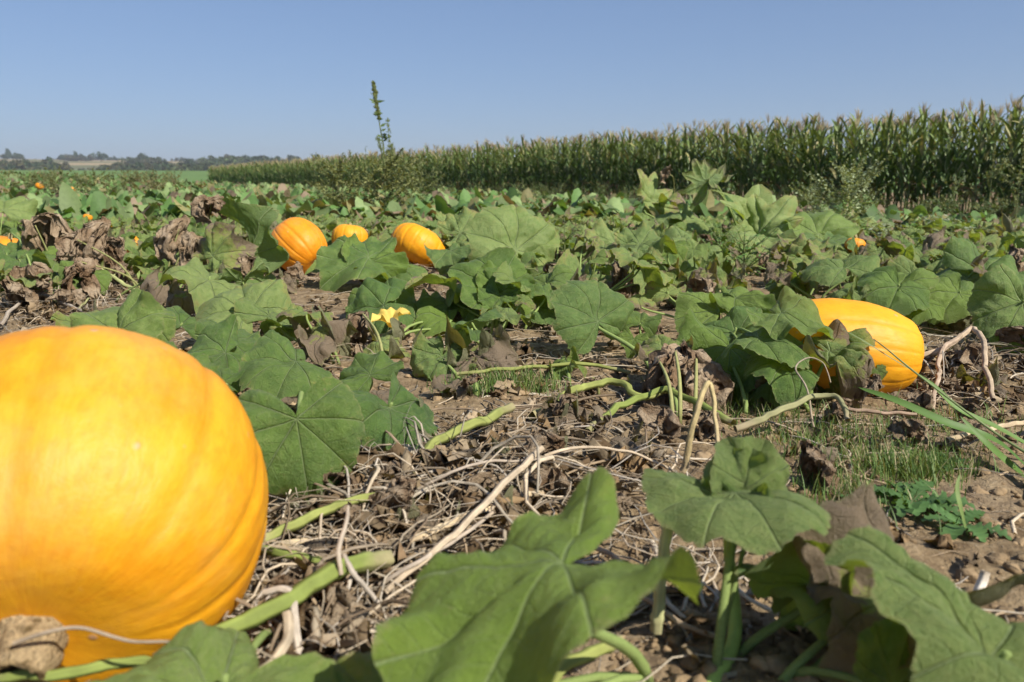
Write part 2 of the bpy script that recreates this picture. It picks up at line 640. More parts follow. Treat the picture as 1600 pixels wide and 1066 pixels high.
def build_ground():
    na = 620
    rings = np.concatenate([[0.05], np.geomspace(0.3, 9.0, 260), np.geomspace(9.4, 70, 70), np.geomspace(75, 3000, 90)])
    th = np.arange(na) / na * 2 * np.pi
    # denser towards the view direction (+Y)
    th = th + 0.62 * np.sin(th)
    th = th * 1.0 - math.pi / 2 + math.pi
    X = rings[:, None] * np.cos(th + math.pi)[None]
    Y = rings[:, None] * np.sin(th + math.pi)[None]
    x, y = X.ravel(), -Y.ravel()
    z = terrain(x, y)
    V = np.stack([x, y, z], 1)
    i = np.arange(len(rings) - 1)[:, None] * na
    j = np.arange(na)[None]
    k = (j + 1) % na
    F = np.stack([i + j, i + k, i + na + k, i + na + j], -1).reshape(-1, 4)
    d = np.hypot(x, y)
    P = np.stack([x, y, 0 * x], 1)
    col = np.zeros((len(V), 3))
    grass = np.array([0.115, 0.185, 0.058])
    stub = np.array([0.34, 0.26, 0.15])
    olive = np.array([0.13, 0.135, 0.065])
    patch = vnoise(P / np.array([150.0, 60.0, 1]), 40)
    col[:] = grass
    m = d > 285
    col[m] = np.where(patch[m, None] > -0.15, stub, olive)
    m = (d > 285) & (d < 330)
    col[m] = stub
    far = np.clip((d - 44 - 4 * vnoise(P / 6.0, 8)) / 5, 0, 1)
    me = make_mesh('ground', V, F.ravel(), np.full(len(F), 4), M_SOIL, col)
    a = me.attributes.new('far', 'FLOAT', 'POINT')
    a.data.foreach_set('value', far.astype(np.float32))
    # make sure faces point up
    if me.polygons[2000].normal.z < 0:
        me.flip_normals()
    g = link('ground', me)
    tag(g, 'brown crumbly field soil running out to green and stubble fields', None, None, 'structure')


build_ground()


def build_clods():
    mb = MB()
    # base lump: subdivided octahedron
    import bmesh
    bm = bmesh.new()
    bmesh.ops.create_icosphere(bm, subdivisions=2, radius=1)
    V0 = np.array([v.co[:] for v in bm.verts])
    F0 = np.array([[v.index for v in f.verts] for f in bm.faces])
    bm.free()
    bm = bmesh.new()
    bmesh.ops.create_icosphere(bm, subdivisions=1, radius=1)
    V1 = np.array([v.co[:] for v in bm.verts])
    F1 = np.array([[v.index for v in f.verts] for f in bm.faces])
    bm.free()
    shapes = []
    for s in range(8):
        for (Vb, Fb) in ((V0, F0), (V1, F1)):
            W = Vb * (1 + 0.45 * fbm(Vb * 1.6 + s * 9, s, 3) + 0.22 * vnoise(Vb * 5 + s, s + 2))[:, None] * RNG.uniform(0.7, 1.25, 3)
            shapes.append((W, Fb))
    for i in range(17000):
        d = 0.75 + 5.5 * RNG.random() ** 1.5
        x = RNG.uniform(-0.72, 0.72) * d
        s = min(0.016, 0.0028 / (RNG.random() ** 0.6 + 0.03))
        if d > 3 and s < 0.007:
            continue
        k = RNG.integers(0, 8) * 2 + (0 if s > 0.010 and d < 2.4 else 1)
        W, Fb = shapes[k]
        a = RNG.uniform(0, 6.28)
        ca, sa = math.cos(a), math.sin(a)
        Wr = np.stack([W[:, 0] * ca - W[:, 1] * sa, W[:, 0] * sa + W[:, 1] * ca, W[:, 2] * 0.6], 1) * s
        z = tz(x, d) + s * RNG.uniform(-0.25, 0.2)
        b = RNG.uniform(0.75, 1.2)
        mb.add(Wr + np.array([x, d, z]), Fb, np.array([0.255, 0.182, 0.105]) * b)
    o = link('soil_clods', mb.mesh('soil_clods', M_CLOD, smooth=False))
    tag(o, 'crumbly brown soil clods strewn between the vines', None, None, 'stuff')


build_clods()

# ------------------------------------------------------------------ leaf blades
OUT_A = np.array([0, 10, 21, 38, 57, 78, 104, 124, 136, 145, 152, 160, 180.0])
OUT_R = np.array([1.0, .982, .945, .950, .912, .918, .865, .830, .74, .58, .36, .13, .03])
OUT_L = np.array([1.0, .84, .58, .95, .52, .86, .46, .74, .60, .46, .28, .11, .03])   # deeply lobed kind
VEINS = np.radians([-122, -80, -39, 0, 39, 80, 122])


def leaf_grid(seed, lobed=False, nr=20, step=3.0):
    rs = np.random.default_rng(seed)
    ang = list(np.arange(-180, 180.01, step))
    for v in np.degrees(VEINS):
        ang = [a for a in ang if abs(a - v) > 1.6]
        ang += [v - 1.3, v, v + 1.3]
    ang = np.array(sorted(ang))
    a = np.radians(ang)
    prof = OUT_L if lobed else OUT_R
    from_tip = np.abs(ang)
    # smooth interpolation
    rm = np.interp(from_tip, OUT_A, prof)
    k = np.exp(-0.5 * (np.arange(-3, 4) / 1.4) ** 2)
    k /= k.sum()
    rp = np.concatenate([rm[3:0:-1], rm, rm[-2:-5:-1]])
    rm = np.convolve(rp, k, 'valid')
    rm[0] = rm[-1] = 0.03
    rm *= 1 + 0.05 * vnoise(np.stack([a * 1.7, 0 * a + seed * 3.1, 0 * a], 1), seed)
    rm *= 1 + 0.028 * vnoise(np.stack([a * 9.0, 0 * a + seed, 0 * a], 1), seed + 5) + 0.010 * np.sign(np.sin(a * 46))
    rm *= 1 + 0.07 * np.sin(a) * rs.uniform(-1, 1)
    t = np.concatenate([[0.004], np.linspace(0, 1, nr)[1:] ** 0.85])
    Rr = t[:, None] * rm[None]
    A = np.broadcast_to(a[None], Rr.shape)
    x = Rr * np.sin(A)
    y = Rr * np.cos(A)
    rn = np.broadcast_to(t[:, None], Rr.shape)
    dv = np.abs(A[..., None] - VEINS).min(-1)
    lat = Rr * np.sin(np.minimum(dv, 1.4))
    alo = Rr * np.cos(dv)
    nc = len(ang)
    i = np.arange(nr - 1)[:, None] * nc
    j = np.arange(nc - 1)[None]
    F = np.stack([i + j, i + nc + j, i + nc + j + 1, i + j + 1], -1).reshape(-1, 4)
    return x, y, rn, lat, alo, A, Rr, F, nc


def leaf_mesh(name, seed, lobed=False, droop=0.2, fold=0.1, wave=0.08, cup=0.0, curl=0.0, crumple=0.0, tipbend=0.2, nr=20, step=3.0):
    rs = np.random.default_rng(seed + 100)
    x, y, rn, lat, alo, A, r, F, nc = leaf_grid(seed, lobed, nr, step)
    puff = 0.055 * (1 - np.exp(-lat / 0.07)) * np.minimum(1, r * 2.5)
    z = puff.copy()
    z += 0.010 * np.sin((alo * 7.0 - lat * 5.0) * 2 * np.pi) * np.minimum(1, lat / 0.05) * np.minimum(1, r * 3)
    z += -droop * r ** 2 * (0.75 + 0.25 * np.cos(A * 2 + rs.uniform(0, 6)))
    z += fold * np.abs(x)
    # each sector between two main veins sags or lifts by its own amount
    sec = np.digitize(A, VEINS)
    lift = rs.normal(0, 1, 9)[sec]
    mid = np.sin(np.clip(np.pi * (A - np.concatenate([[-np.pi], VEINS])[sec]) / (np.concatenate([VEINS, [np.pi]])[sec] - np.concatenate([[-np.pi], VEINS])[sec]), 0, np.pi))
    z += 0.07 * lift * mid * r ** 1.5
    z += r ** 2 * (0.15 * np.cos(2 * A + rs.uniform(0, 6.28)) + 0.10 * np.cos(3 * A + rs.uniform(0, 6.28))) - 0.10 * rn ** 6 * r
    vl = rs.normal(-0.04, 0.08, 7)
    z += np.interp(A, VEINS, vl) * r ** 2
    z += cup * np.clip(1 - r / 0.5, 0, 1) ** 2 * -0.25
    z += 1.5 * wave * rn ** 3 * np.sin(A * rs.integers(3, 5) + rs.uniform(0, 6.28)) * r
    z += wave * 0.8 * rn ** 4 * np.sin(A * rs.integers(7, 11) + rs.uniform(0, 6.28)) * r
    z += 0.22 * np.clip((np.abs(A) - 1.9) / 1.2, 0, 1) * r * rs.uniform(-0.1, 1.0)
    P = np.stack([x, y, z], -1).reshape(-1, 3)
    P[:, 2] += 0.13 * fbm(P * np.array([1.6, 1.6, 0]) + seed, seed, 2) + 0.032 * fbm(P * np.array([5.0, 5.0, 0]) + seed, seed + 2, 2)
    # tip bends over
    yy = P[:, 1]
    k = np.clip(yy - 0.25, 0, None)
    P[:, 2] -= tipbend * k ** 2
    if curl:
        rnf = rn.reshape(-1)
        k = np.clip(rnf - 0.45, 0, 1) / 0.55
        dirn = np.stack([x, y], -1).reshape(-1, 2)
        s = curl * k ** 2 * (0.6 + 0.8 * vnoise(np.stack([A.reshape(-1) * 1.3, 0 * k, 0 * k + seed], 1), seed))
        P[:, 0] -= dirn[:, 0] * s * 0.55
        P[:, 1] -= dirn[:, 1] * s * 0.55
        P[:, 2] += s * 0.5 * np.where(vnoise(np.stack([A.reshape(-1) * 0.8, 0 * k, 0 * k + seed + 3], 1), seed) > -0.1, -1, 1)
    if crumple:
        P += crumple * vvec(P * 2.6 + seed * 3, seed, 3) * np.array([0.5, 0.5, 1.0])
    uv = np.stack([alo.reshape(-1), lat.reshape(-1), rn.reshape(-1)], 1)
    # orient: local y to the tip, x right, z up.  faces up
    me = make_mesh(name, P, F.ravel(), np.full(len(F), 4), M_LEAF, None, uv)
    me.update()
    nz = np.zeros(len(me.polygons) * 3, dtype=np.float32)
    me.polygons.foreach_get('normal', nz)
    if nz[2::3].sum() < 0:
        me.flip_normals()
    return me


LEAVES = [
    leaf_mesh('leaf_blade', 1, droop=0.16, fold=0.04, wave=0.10, tipbend=0.25),
    leaf_mesh('leaf_blade', 2, droop=0.30, fold=0.10, wave=0.12, tipbend=0.10),
    leaf_mesh('leaf_blade', 3, droop=0.10, fold=0.22, wave=0.14, tipbend=0.30),
    leaf_mesh('leaf_blade', 4, droop=0.42, fold=0.06, wave=0.10, tipbend=0.20),
    leaf_mesh('leaf_blade', 5, droop=0.05, fold=0.32, wave=0.16, tipbend=0.35),
    leaf_mesh('leaf_blade', 6, droop=0.24, fold=-0.10, wave=0.16, tipbend=0.15),
    leaf_mesh('leaf_blade', 7, droop=0.20, fold=0.14, wave=0.22, tipbend=0.40),
    leaf_mesh('leaf_blade', 8, droop=-0.10, fold=0.10, wave=0.18, tipbend=0.25),
]
LOBED = [
    leaf_mesh('lobed_leaf_blade', 21, True, droop=0.10, fold=0.20, wave=0.15, tipbend=0.3),
    leaf_mesh('lobed_leaf_blade', 22, True, droop=0.25, fold=0.05, wave=0.20, tipbend=0.1),
    leaf_mesh('lobed_leaf_blade', 23, True, droop=-0.05, fold=0.35, wave=0.15, tipbend=0.4),
]
CURL = [
    leaf_mesh('curled_leaf_blade', 31, droop=0.35, fold=0.2, wave=0.25, curl=0.7, crumple=0.10),
    leaf_mesh('curled_leaf_blade', 32, droop=0.15, fold=0.4, wave=0.25, curl=0.9, crumple=0.14),
    leaf_mesh('curled_leaf_blade', 33, droop=0.60, fold=-0.2, wave=0.3, curl=0.8, crumple=0.12),
    leaf_mesh('curled_leaf_blade', 34, droop=0.45, fold=0.1, wave=0.35, curl=1.0, crumple=0.18),
]


def dead_mesh(seed, hang=0.8, spread=0.4):
    rs = np.random.default_rng(seed + 500)
    x, y, rn, lat, alo, A, r, F, nc = leaf_grid(seed, False, 18, 4.0)
    pl = 1 + 0.30 * np.sin(A * rs.integers(4, 7) + rs.uniform(0, 6)) + 0.16 * np.sin(A * rs.integers(9, 13) + rs.uniform(0, 6))
    rho = spread * r ** 0.75 * pl * (1 - 0.35 * rn ** 3)
    lop = rs.uniform(-0.7, 0.7, 2)
    X = rho * np.sin(A) + lop[0] * r * 0.35
    Y = rho * np.cos(A) * 0.75 + lop[1] * r * 0.35
    Z = -hang * (r ** 1.25) * (0.75 + 0.35 * np.cos(A + rs.uniform(0, 6))) + 0.10 * np.sin(r * 5)
    P = np.stack([X, Y, Z], -1).reshape(-1, 3)
    P += 0.16 * vvec(P * 3.2 + seed * 5, seed, 3)
    P += 0.05 * vvec(P * 11.0 + seed * 5, seed + 7, 2)
    return make_mesh('dead_leaf_blade', P, F.ravel(), np.full(len(F), 4), M_DEAD, None, np.stack([alo.reshape(-1), lat.reshape(-1), rn.reshape(-1)], 1))


DEAD = [dead_mesh(41), dead_mesh(42, 1.0, 0.32), dead_mesh(43, 0.6, 0.5), dead_mesh(44, 0.9, 0.38), dead_mesh(45, 0.35, 0.6), dead_mesh(46, 1.15, 0.28)]

UP = Vector((0, 0, 1))


def stalk_part(leaf, base, top, nrm, rad=0.0042, col=(0.23, 0.30, 0.095), dry=False, sag=0.5):
    """the petiole, a sub-part of its leaf"""
    L = (Vector(top) - Vector(base)).length
    base = Vector(base)
    top = Vector(top)
    p1 = base + (UP * 0.55 + (top - base).normalized() * 0.45) * L * 0.4
    p2 = top - (Vector(nrm) * 0.6 + UP * 0.25) * L * 0.28
    pts = bez(base, p1, p2, top, 9)
    mb = MB()
    t = np.linspace(0, 1, 9)
    mb.tube(pts, rad * (1.25 - 0.5 * t), 6, np.array(col) * random.uniform(0.85, 1.15))
    return mb


def place_blade(parent, me, J, tdir, nrm, L, age=0.1, pale=0.2, name='leaf', base=None, rad=0.0042, stalk_col=(0.23, 0.30, 0.095), wx=1.0):
    t = Vector(tdir).normalized()
    n = Vector(nrm)
    n = (n - n.dot(t) * t)
    n = n.normalized() if n.length > 1e-4 else t.orthogonal().normalized()
    x = t.cross(n)
    Mw = Matrix(((x.x * L * wx, t.x * L, n.x * L, J[0]), (x.y * L * wx, t.y * L, n.y * L, J[1]), (x.z * L * wx, t.z * L, n.z * L, J[2]), (0, 0, 0, 1)))
    o = link(name, me, parent)
    loc = parent.location
    o.matrix_local = Matrix.Translation(-loc) @ Mw
    o['age'] = float(age)
    o['pale'] = float(pale)
    if base is not None:
        mb = stalk_part(o, base, J, n, rad, stalk_col)
        V = np.concatenate(mb.V)
        Mi = np.array(Mw.inverted())
        V = V @ Mi[:3, :3].T + Mi[:3, 3]
        mb.V = [V]
        link('leaf_stalk', mb.mesh('leaf_stalk', M_STALK), o)
    return o


def hero_leaf(parent, J, d, T, L, sgn, roll=0, var=0, age=0.1, pale=0.15, base=None, rad=0.0045, name='leaf', ref=(0.05, -0.45, 0.9), wx=1.0):
    """blade whose stalk meets it at pixel J, distance d, tip towards pixel T; L metres long"""
    if d > 2.3:
        L *= 0.9
    J3 = at(J[0], J[1], d)
    r = ray(*T).normalized()
    q = CAMP - J3
    b = q.dot(r)
    c = q.length_squared - L * L
    disc = b * b - c
    if disc < 0:
        T3 = CAMP + r * (-b)
    else:
        T3 = CAMP + r * (-b + (1 if sgn > 0 else -1) * math.sqrt(disc))
    t = (T3 - J3)
    LL = L if disc >= 0 else t.length
    t = t.normalized()
    n = Vector(ref)
    n = (n - n.dot(t) * t).normalized()
    n = Matrix.Rotation(R(roll), 3, t) @ n
    if isinstance(var, int):
        me = LEAVES[var]
    else:
        me = {'l': LOBED, 'c': CURL, 'k': DEAD}[var[0]][int(var[1])]
    if base is None:
        b3 = parent.location
    else:
        b3 = gp(base[0], base[1], 0.01)
    return place_blade(parent, me, J3, t, n, LL, age, pale, name, b3, rad, wx=wx)


def hero_dead(parent, J, d, size, var, rot=0.0, base=None, squash=1.0, tilt=(0, 0)):
    """withered leaf hanging at pixel J"""
    J3 = at(J[0], J[1], d)
    o = link('dead_leaf', DEAD[var], parent)
    M = Matrix.Translation(J3 - parent.location) @ Matrix.Rotation(tilt[0], 4, 'X') @ Matrix.Rotation(tilt[1], 4, 'Y') @ Matrix.Rotation(rot, 4, 'Z') @ Matrix.Diagonal((size, size, size * squash, 1))
    o.matrix_local = M
    if base is not False:
        b3 = gp(base[0], base[1], 0.01) if base else parent.location
        mb = MB()
        L = (J3 - b3).length
        pts = bez(b3, b3 + UP * L * 0.45, J3 + UP * 0.02 - (J3 - b3) * 0.3, J3, 9)
        mb.tube(pts, 0.0045 * (1.2 - 0.5 * np.linspace(0, 1, 9)), 6, np.array([0.28, 0.28, 0.11]) * random.uniform(0.8, 1.2))
        Mi = np.array((Matrix.Translation(parent.location) @ M).inverted())
        V = np.concatenate(mb.V) @ Mi[:3, :3].T + Mi[:3, 3]
        mb.V = [V]
        link('leaf_stalk', mb.mesh('leaf_stalk', M_STALK), o)
    return o


def plant(px, py, label, group=None):
    p = gp(px, py, 0.0)
    p.z = tz(p.x, p.y)
    return empty('pumpkin_plant', p, label, 'plant', group)


# ------------------------------------------------------------------ pumpkins
def pumpkin(label, center, Rr, Hh, axis, mat, nribs=10, depth=0.05, seed=1, stem_len=0.05, stem_r=0.02, spin=0.0, stem_bend=0.3, cork=False, squash=1.0, sq_tilt=0.0, dimple=0.24):
    nlat, nlon = 72, 180
    t = np.linspace(0.0, math.pi, nlat)
    ph = np.arange(nlon) / nlon * 2 * np.pi
    T, PH = np.meshgrid(t, ph, indexing='ij')
    st = np.sin(T)
    rs = np.random.default_rng(seed)
    warp = 0.16 * np.sin(2 * PH + rs.uniform(0, 6)) + 0.10 * np.sin(3 * PH + rs.uniform(0, 6))
    saw = np.abs(np.sin((PH + warp) * nribs / 2))
    groove = (1 - saw) ** 4
    minor = (1 - np.abs(np.sin((PH + warp) * nribs * 1.5 + 0.6))) ** 3
    g = depth * groove + depth * 0.22 * minor
    prof = st ** 0.92
    r = Rr * prof * (1 - g * np.clip(st * 1.5, 0, 1))
    z = Hh * np.cos(T)
    z = np.sign(np.cos(T)) * Hh * np.abs(np.cos(T)) ** 0.9
    z -= Hh * dimple * np.exp(-(T / 0.42) ** 2)
    z += Hh * 0.14 * np.exp(-((math.pi - T) / 0.35) ** 2)
    x = r * np.cos(PH)
    y = r * np.sin(PH)
    V = np.stack([x, y, z], -1).reshape(-1, 3)
    V *= (1 + 0.018 * fbm(V / Rr * 1.3 + seed, seed, 2) + 0.006 * fbm(V / Rr * 6 + seed, seed + 3, 2))[:, None]
    i = np.arange(nlat - 1)[:, None] * nlon
    j = np.arange(nlon)[None]
    k = (j + 1) % nlon
    F = np.stack([i + j, i + nlon + j, i + nlon + k, i + k], -1).reshape(-1, 4)
    lonv = np.minimum(PH, 2 * np.pi - PH)
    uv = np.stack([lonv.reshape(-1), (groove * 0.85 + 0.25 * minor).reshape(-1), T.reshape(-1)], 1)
    q = Matrix.Rotation(sq_tilt, 4, 'Y') @ Matrix.Diagonal((1, 1, squash, 1)) @ Matrix.Rotation(-sq_tilt, 4, 'Y') @ Vector(axis).normalized().to_track_quat('Z', 'Y').to_matrix().to_4x4() @ Matrix.Rotation(spin, 4, 'Z')
    zmin = (V @ np.array(q.to_3x3()).T)[:, 2].min()
    e = empty('pumpkin', (center[0], center[1], center[2] + zmin), label, 'pumpkin')
    o = link('rind', make_mesh('rind', V, F.ravel(), np.full(len(F), 4), mat, None, uv), e)
    o.matrix_local = Matrix.Translation((0, 0, -zmin)) @ q
    # stem
    mb = MB()
    n = 14
    s = np.linspace(0, 1, n)
    z0 = Hh * (0.96 - dimple)
    if cork:
        pts = np.stack([0.004 * np.sin(s * 3), 0 * s, z0 + stem_len * s], 1)
        rad = stem_r * (1.15 - 0.25 * s + 0.12 * np.exp(-(s / 0.2) ** 2))
    else:
        pts = np.stack([stem_bend * stem_len * s ** 2, 0.15 * stem_len * s, z0 + stem_len * s * (1 - 0.3 * s * stem_bend)], 1)
        rad = stem_r * (0.62 + 0.75 * np.exp(-(s / 0.22) ** 2) + 0.12 * s)
    Vt, Ft = tube(pts, rad, 30)
    th = np.arange(30) / 30 * 2 * np.pi
    rr = 1 + (0.06 if cork else 0.14) * np.cos(th * 5)
    c = np.repeat(pts, 30, 0)
    Vt = c + (Vt - c) * np.tile(rr, n)[:, None]
    Vt = Vt + 0.07 * stem_r * vvec(Vt / stem_r * 5.0, seed + 9, 2)
    colr = np.tile(np.array([0.46, 0.34, 0.19]) if cork else np.array([0.30, 0.27, 0.13]), (len(Vt), 1))
    mb.add(Vt, Ft, colr)
    # rough broken end, hollow in the middle
    ring = Vt[-30:]
    cen = ring.mean(0)
    rings = [ring]
    for f, dz in ((0.84, 0.10), (0.66, -0.05), (0.42, -0.75), (0.12, -1.2)):
        w = cen + (ring - cen) * f + np.array([0, 0, dz * stem_r])
        w = w + 0.10 * stem_r * vvec(w / stem_r * 4, seed + 4, 2)
        rings.append(w)
    W = np.concatenate(rings)
    nn = len(rings)
    i = np.arange(nn - 1)[:, None] * 30
    j = np.arange(30)[None]
    k = (j + 1) % 30
    FF = np.stack([i + j, i + k, i + 30 + k, i + 30 + j], -1).reshape(-1, 4)
    cc = np.tile(np.array([0.46, 0.33, 0.17]), (len(W), 1))
    cc[60:] *= 0.6
    cc[90:] *= 0.2  # inner rings coloured darker, painting shade into the hollow
    mb.add(W, FF, cc)
    so = link('stem', mb.mesh('stem', M_CORK if cork else M_DRY), e)
    so.matrix_local = Matrix.Translation((0, 0, -zmin)) @ q
    return e


cA = Vector((-0.538, 0.914, 0.166))
pumpkin('huge yellow-orange pumpkin on its side, cut off by the left edge of the photo', cA, 0.262, 0.215, (0.32, -0.90, -0.29), M_PUMP_Y, 11, 0.030, 3, 0.050, 0.034, 0.35, cork=True, squash=0.70, sq_tilt=0.40, dimple=0.12)
cB = at(1318, 545, 2.12)
pumpkin('golden pumpkin half hidden under a torn leaf on the right of the field', (cB.x, cB.y, 0.113), 0.134, 0.220, (0.97, -0.05, -0.10), M_PUMP_G, 11, 0.018, 8, 0.06, 0.018, 1.0, stem_bend=0.5)
cC = at(467, 395, 4.85)
pumpkin('ribbed orange pumpkin, leftmost of the three standing together in mid-field', (cC.x, cC.y, 0.172), 0.162, 0.175, (-0.62, 0.30, 0.55), M_PUMP_O, 14, 0.040, 12, 0.05, 0.018)
cD = at(547, 375, 6.6)
pumpkin('small orange pumpkin peeping out farthest back between two larger ones', (cD.x, cD.y, 0.098), 0.150, 0.120, (0.1, 0.2, 0.95), M_PUMP_G, 13, 0.035, 15, 0.04, 0.016)
cE = at(655, 400, 5.35)
pumpkin('broad golden pumpkin lying behind the lobed leaf in mid-field', (cE.x, cE.y, 0.120), 0.205, 0.135, (0.45, 0.35, 0.75), M_PUMP_G, 13, 0.030, 18, 0.05, 0.018)
cF = at(14, 412, 4.75)
pumpkin('deep orange pumpkin behind leaves at the far left edge', (cF.x, cF.y, 0.125), 0.160, 0.125, (0.2, 0.1, 0.9), M_PUMP_O, 12, 0.04, 21, 0.04, 0.016)
cG = at(208, 392, 6.0)
pumpkin('orange pumpkin glimpsed behind withered brown leaves on the left', (cG.x, cG.y, 0.075), 0.150, 0.090, (-0.2, 0.1, 0.9), M_PUMP_O, 12, 0.04, 25, 0.04, 0.016)

# ------------------------------------------------------------------ blossoms (parts of their plant)
def blossom_mesh(seed, openness=0.6):
    rs = np.random.default_rng(seed)
    na, nr = 50, 9
    a = np.arange(na) / na * 2 * np.pi
    t = np.linspace(0, 1, nr)
    A, T = np.meshgrid(a, t)
    lobe = 0.5 + 0.5 * np.cos(A * 5)
    r = 0.16 + 0.15 * T + openness * T ** 2.2 * (0.55 + 0.45 * lobe)
    z = 1.0 * T * (1 - 0.35 * openness * T) + 0.10 * np.sin(A * 11 + seed) * T ** 3 - 0.35 * openness * T ** 5 * lobe
    P = np.stack([r * np.cos(A), r * np.sin(A), z], -1).reshape(-1, 3)
    P += 0.07 * vvec(P * 4 + seed, seed, 2) * T.reshape(-1, 1)
    i = np.arange(nr - 1)[:, None] * na
    j = np.arange(na)[None]
    k = (j + 1) % na
    F = np.stack([i + j, i + k, i + na + k, i + na + j], -1).reshape(-1, 4)
    col = np.array([0.80, 0.58, 0.13]) * (1 - 0.25 * T.reshape(-1, 1)) + np.array([0.80, 0.66, 0.22]) * 0.25 * T.reshape(-1, 1)
    return make_mesh('petals', P, F.ravel(), np.full(len(F), 4), M_PETAL, col)


BLOOMS = [blossom_mesh(3, 0.75), blossom_mesh(9, 0.25)]


def blossom(parent, px, py, d, size, var=0, tilt=(0.2, 0.2)):
    c = at(px, py, d)
    e = link('blossom', BLOOMS[var], parent)
    e.matrix_local = Matrix.Translation(c - parent.location) @ Matrix.Rotation(tilt[0], 4, 'X') @ Matrix.Rotation(tilt[1], 4, 'Y') @ Matrix.Diagonal((size, size, size, 1))
    mb = MB()
    s = np.linspace(0, 1, 8)
    g = Vector((c.x, c.y, tz(c.x, c.y)))
    Mi = np.array((Matrix.Translation(parent.location) @ e.matrix_local).inverted())
    pts = bez(g, g + UP * 0.05, c - UP * 0.03, c, 8)
    pts = pts @ Mi[:3, :3].T + Mi[:3, 3]
    mb.tube(pts, (0.0035 + 0.004 * s ** 6) / size, 6, (0.22, 0.30, 0.08))
    link('flower_stalk', mb.mesh('flower_stalk', M_STALK), e)
    return e


# ------------------------------------------------------------------ hero plants, nearest first
# big leaf in the foreground
FR = (0.0, -0.12, 1.0)
p = plant(1015, 1075, 'pumpkin plant whose big dark green leaf fills the bottom centre')
hero_leaf(p, (878, 915), 0.64, (590, 985), 0.162, -1, 0, 2, 0.10, 0.0, rad=0.0062, ref=(0.10, -0.03, 1.0), wx=0.78)
hero_leaf(p, (640, 1120), 0.66, (540, 1026), 0.070, 1, 0, 2, 0.35, 0.3, ref=FR)
hero_leaf(p, (790, 1130), 0.60, (745, 1015), 0.075, 1, 20, 3, 0.3, 0.2, ref=FR)
# young upright shoot
p = plant(1120, 1062, 'upright young pumpkin shoot with bright leaf tuft in the right foreground')
hero_leaf(p, (1148, 772), 0.88, (1098, 800), 0.088, -1, 4, 0, 0.0, 0.55, rad=0.0052, base=(1118, 1066), ref=(0, 0.08, 1.0), wx=1.45)
hero_leaf(p, (1160, 768), 0.90, (1128, 702), 0.050, 1, -25, 4, 0.0, 0.5, rad=0.003, ref=(0.3, -0.9, 0.3))
hero_leaf(p, (1172, 762), 0.91, (1200, 690), 0.052, 1, 20, 2, 0.0, 0.5, rad=0.003, ref=(-0.3, -0.9, 0.3))
hero_leaf(p, (1165, 790), 0.87, (1158, 850), 0.046, -1, 40, 4, 0.0, 0.1, rad=0.003)
mb = MB()
st = spline([gp(1095, 1100, 0.015), gp(1145, 1008, 0.03), at(1146, 925, 0.90), at(1138, 850, 0.89), at(1148, 775, 0.88)], 22)
mb.tube(st, np.linspace(0.0095, 0.0050, 22), 8, (0.36, 0.48, 0.12))
link('main_stem', mb.mesh('main_stem', M_STALK, offset=p.location), p)
# right foreground pair
p = plant(1240, 1100, 'pumpkin plant at the bottom right with one pale broad leaf and one withering leaf')
hero_leaf(p, (1575, 1020), 0.64, (1378, 790), 0.158, 1, 0, 1, 0.14, 0.55, rad=0.005, base=(1500, 1150), wx=0.50, ref=(0.55, -0.45, 0.65))
hero_leaf(p, (1388, 960), 0.78, (1250, 785), 0.10, 1, 20, 'c1', 0.86, 0.8, base=(1240, 1090), wx=0.6)
hero_leaf(p, (1330, 948), 0.80, (1285, 872), 0.085, 1, -10, 2, 0.05, 0.25, base=(1205, 1095), rad=0.005)
hero_leaf(p, (1268, 935), 0.84, (1165, 880), 0.085, 1, 75, 2, 0.12, 0.1, base=(1150, 1035), rad=0.005)
hero_leaf(p, (1395, 1075), 0.70, (1480, 1025), 0.07, 1, 30, 4, 0.1, 0.1)
# leaf under the big pumpkin
p = plant(440, 1085, 'pumpkin plant with a blurred leaf lying against the foot of the huge pumpkin')
hero_leaf(p, (352, 1055), 0.65, (90, 1085), 0.150, -1, -4, 1, 0.12, 0.35, base=(430, 1000), ref=(0, 0.05, 1.0), wx=0.75)
# hero leaf left of centre
p = plant(500, 640, 'pumpkin plant with a heart-shaped leaf facing the viewer beside the huge pumpkin')
hero_leaf(p, (463, 655), 1.27, (482, 775), 0.128, -1, 0, 0, 0.16, 0.12, base=(475, 645), rad=0.0055)
hero_leaf(p, (612, 630), 1.52, (668, 692), 0.112, -1, -22, 1, 0.08, 0.05, base=(560, 640))
hero_leaf(p, (580, 592), 1.75, (552, 552), 0.092, 1, -12, 2, 0.06, 0.05, base=(565, 640))
hero_leaf(p, (462, 566), 1.80, (385, 578), 0.125, -1, 0, 0, 0.1, 0.08, base=(490, 640), rad=0.0055)
hero_leaf(p, (545, 640), 1.85, (560, 600), 0.08, 1, 0, 2, 0.5, 0.6)
# left cluster behind the big pumpkin
p = plant(345, 640, 'pumpkin plant with drooping leaves just behind the huge pumpkin')
hero_leaf(p, (350, 556), 1.95, (275, 560), 0.120, -1, -8, 6, 0.1, 0.12, base=(360, 650))
hero_leaf(p, (345, 600), 1.70, (290, 585), 0.070, -1, 0, 4, 0.05, 0.12, base=(370, 655), wx=0.7)
hero_leaf(p, (270, 585), 1.60, (205, 535), 0.11, 1, 15, 2, 0.05, 0.12)
hero_leaf(p, (358, 540), 2.05, (400, 512), 0.095, 1, 10, 2, 0.1, 0.15)
p = plant(200, 555, 'pumpkin plant with an upright folded leaf above the top of the huge pumpkin')
hero_leaf(p, (185, 522), 2.25, (172, 452), 0.150, 1, -18, 4, 0.15, 0.35, base=(195, 560))
hero_leaf(p, (228, 498), 2.35, (258, 520), 0.105, -1, 10, 3, 0.2, 0.35)
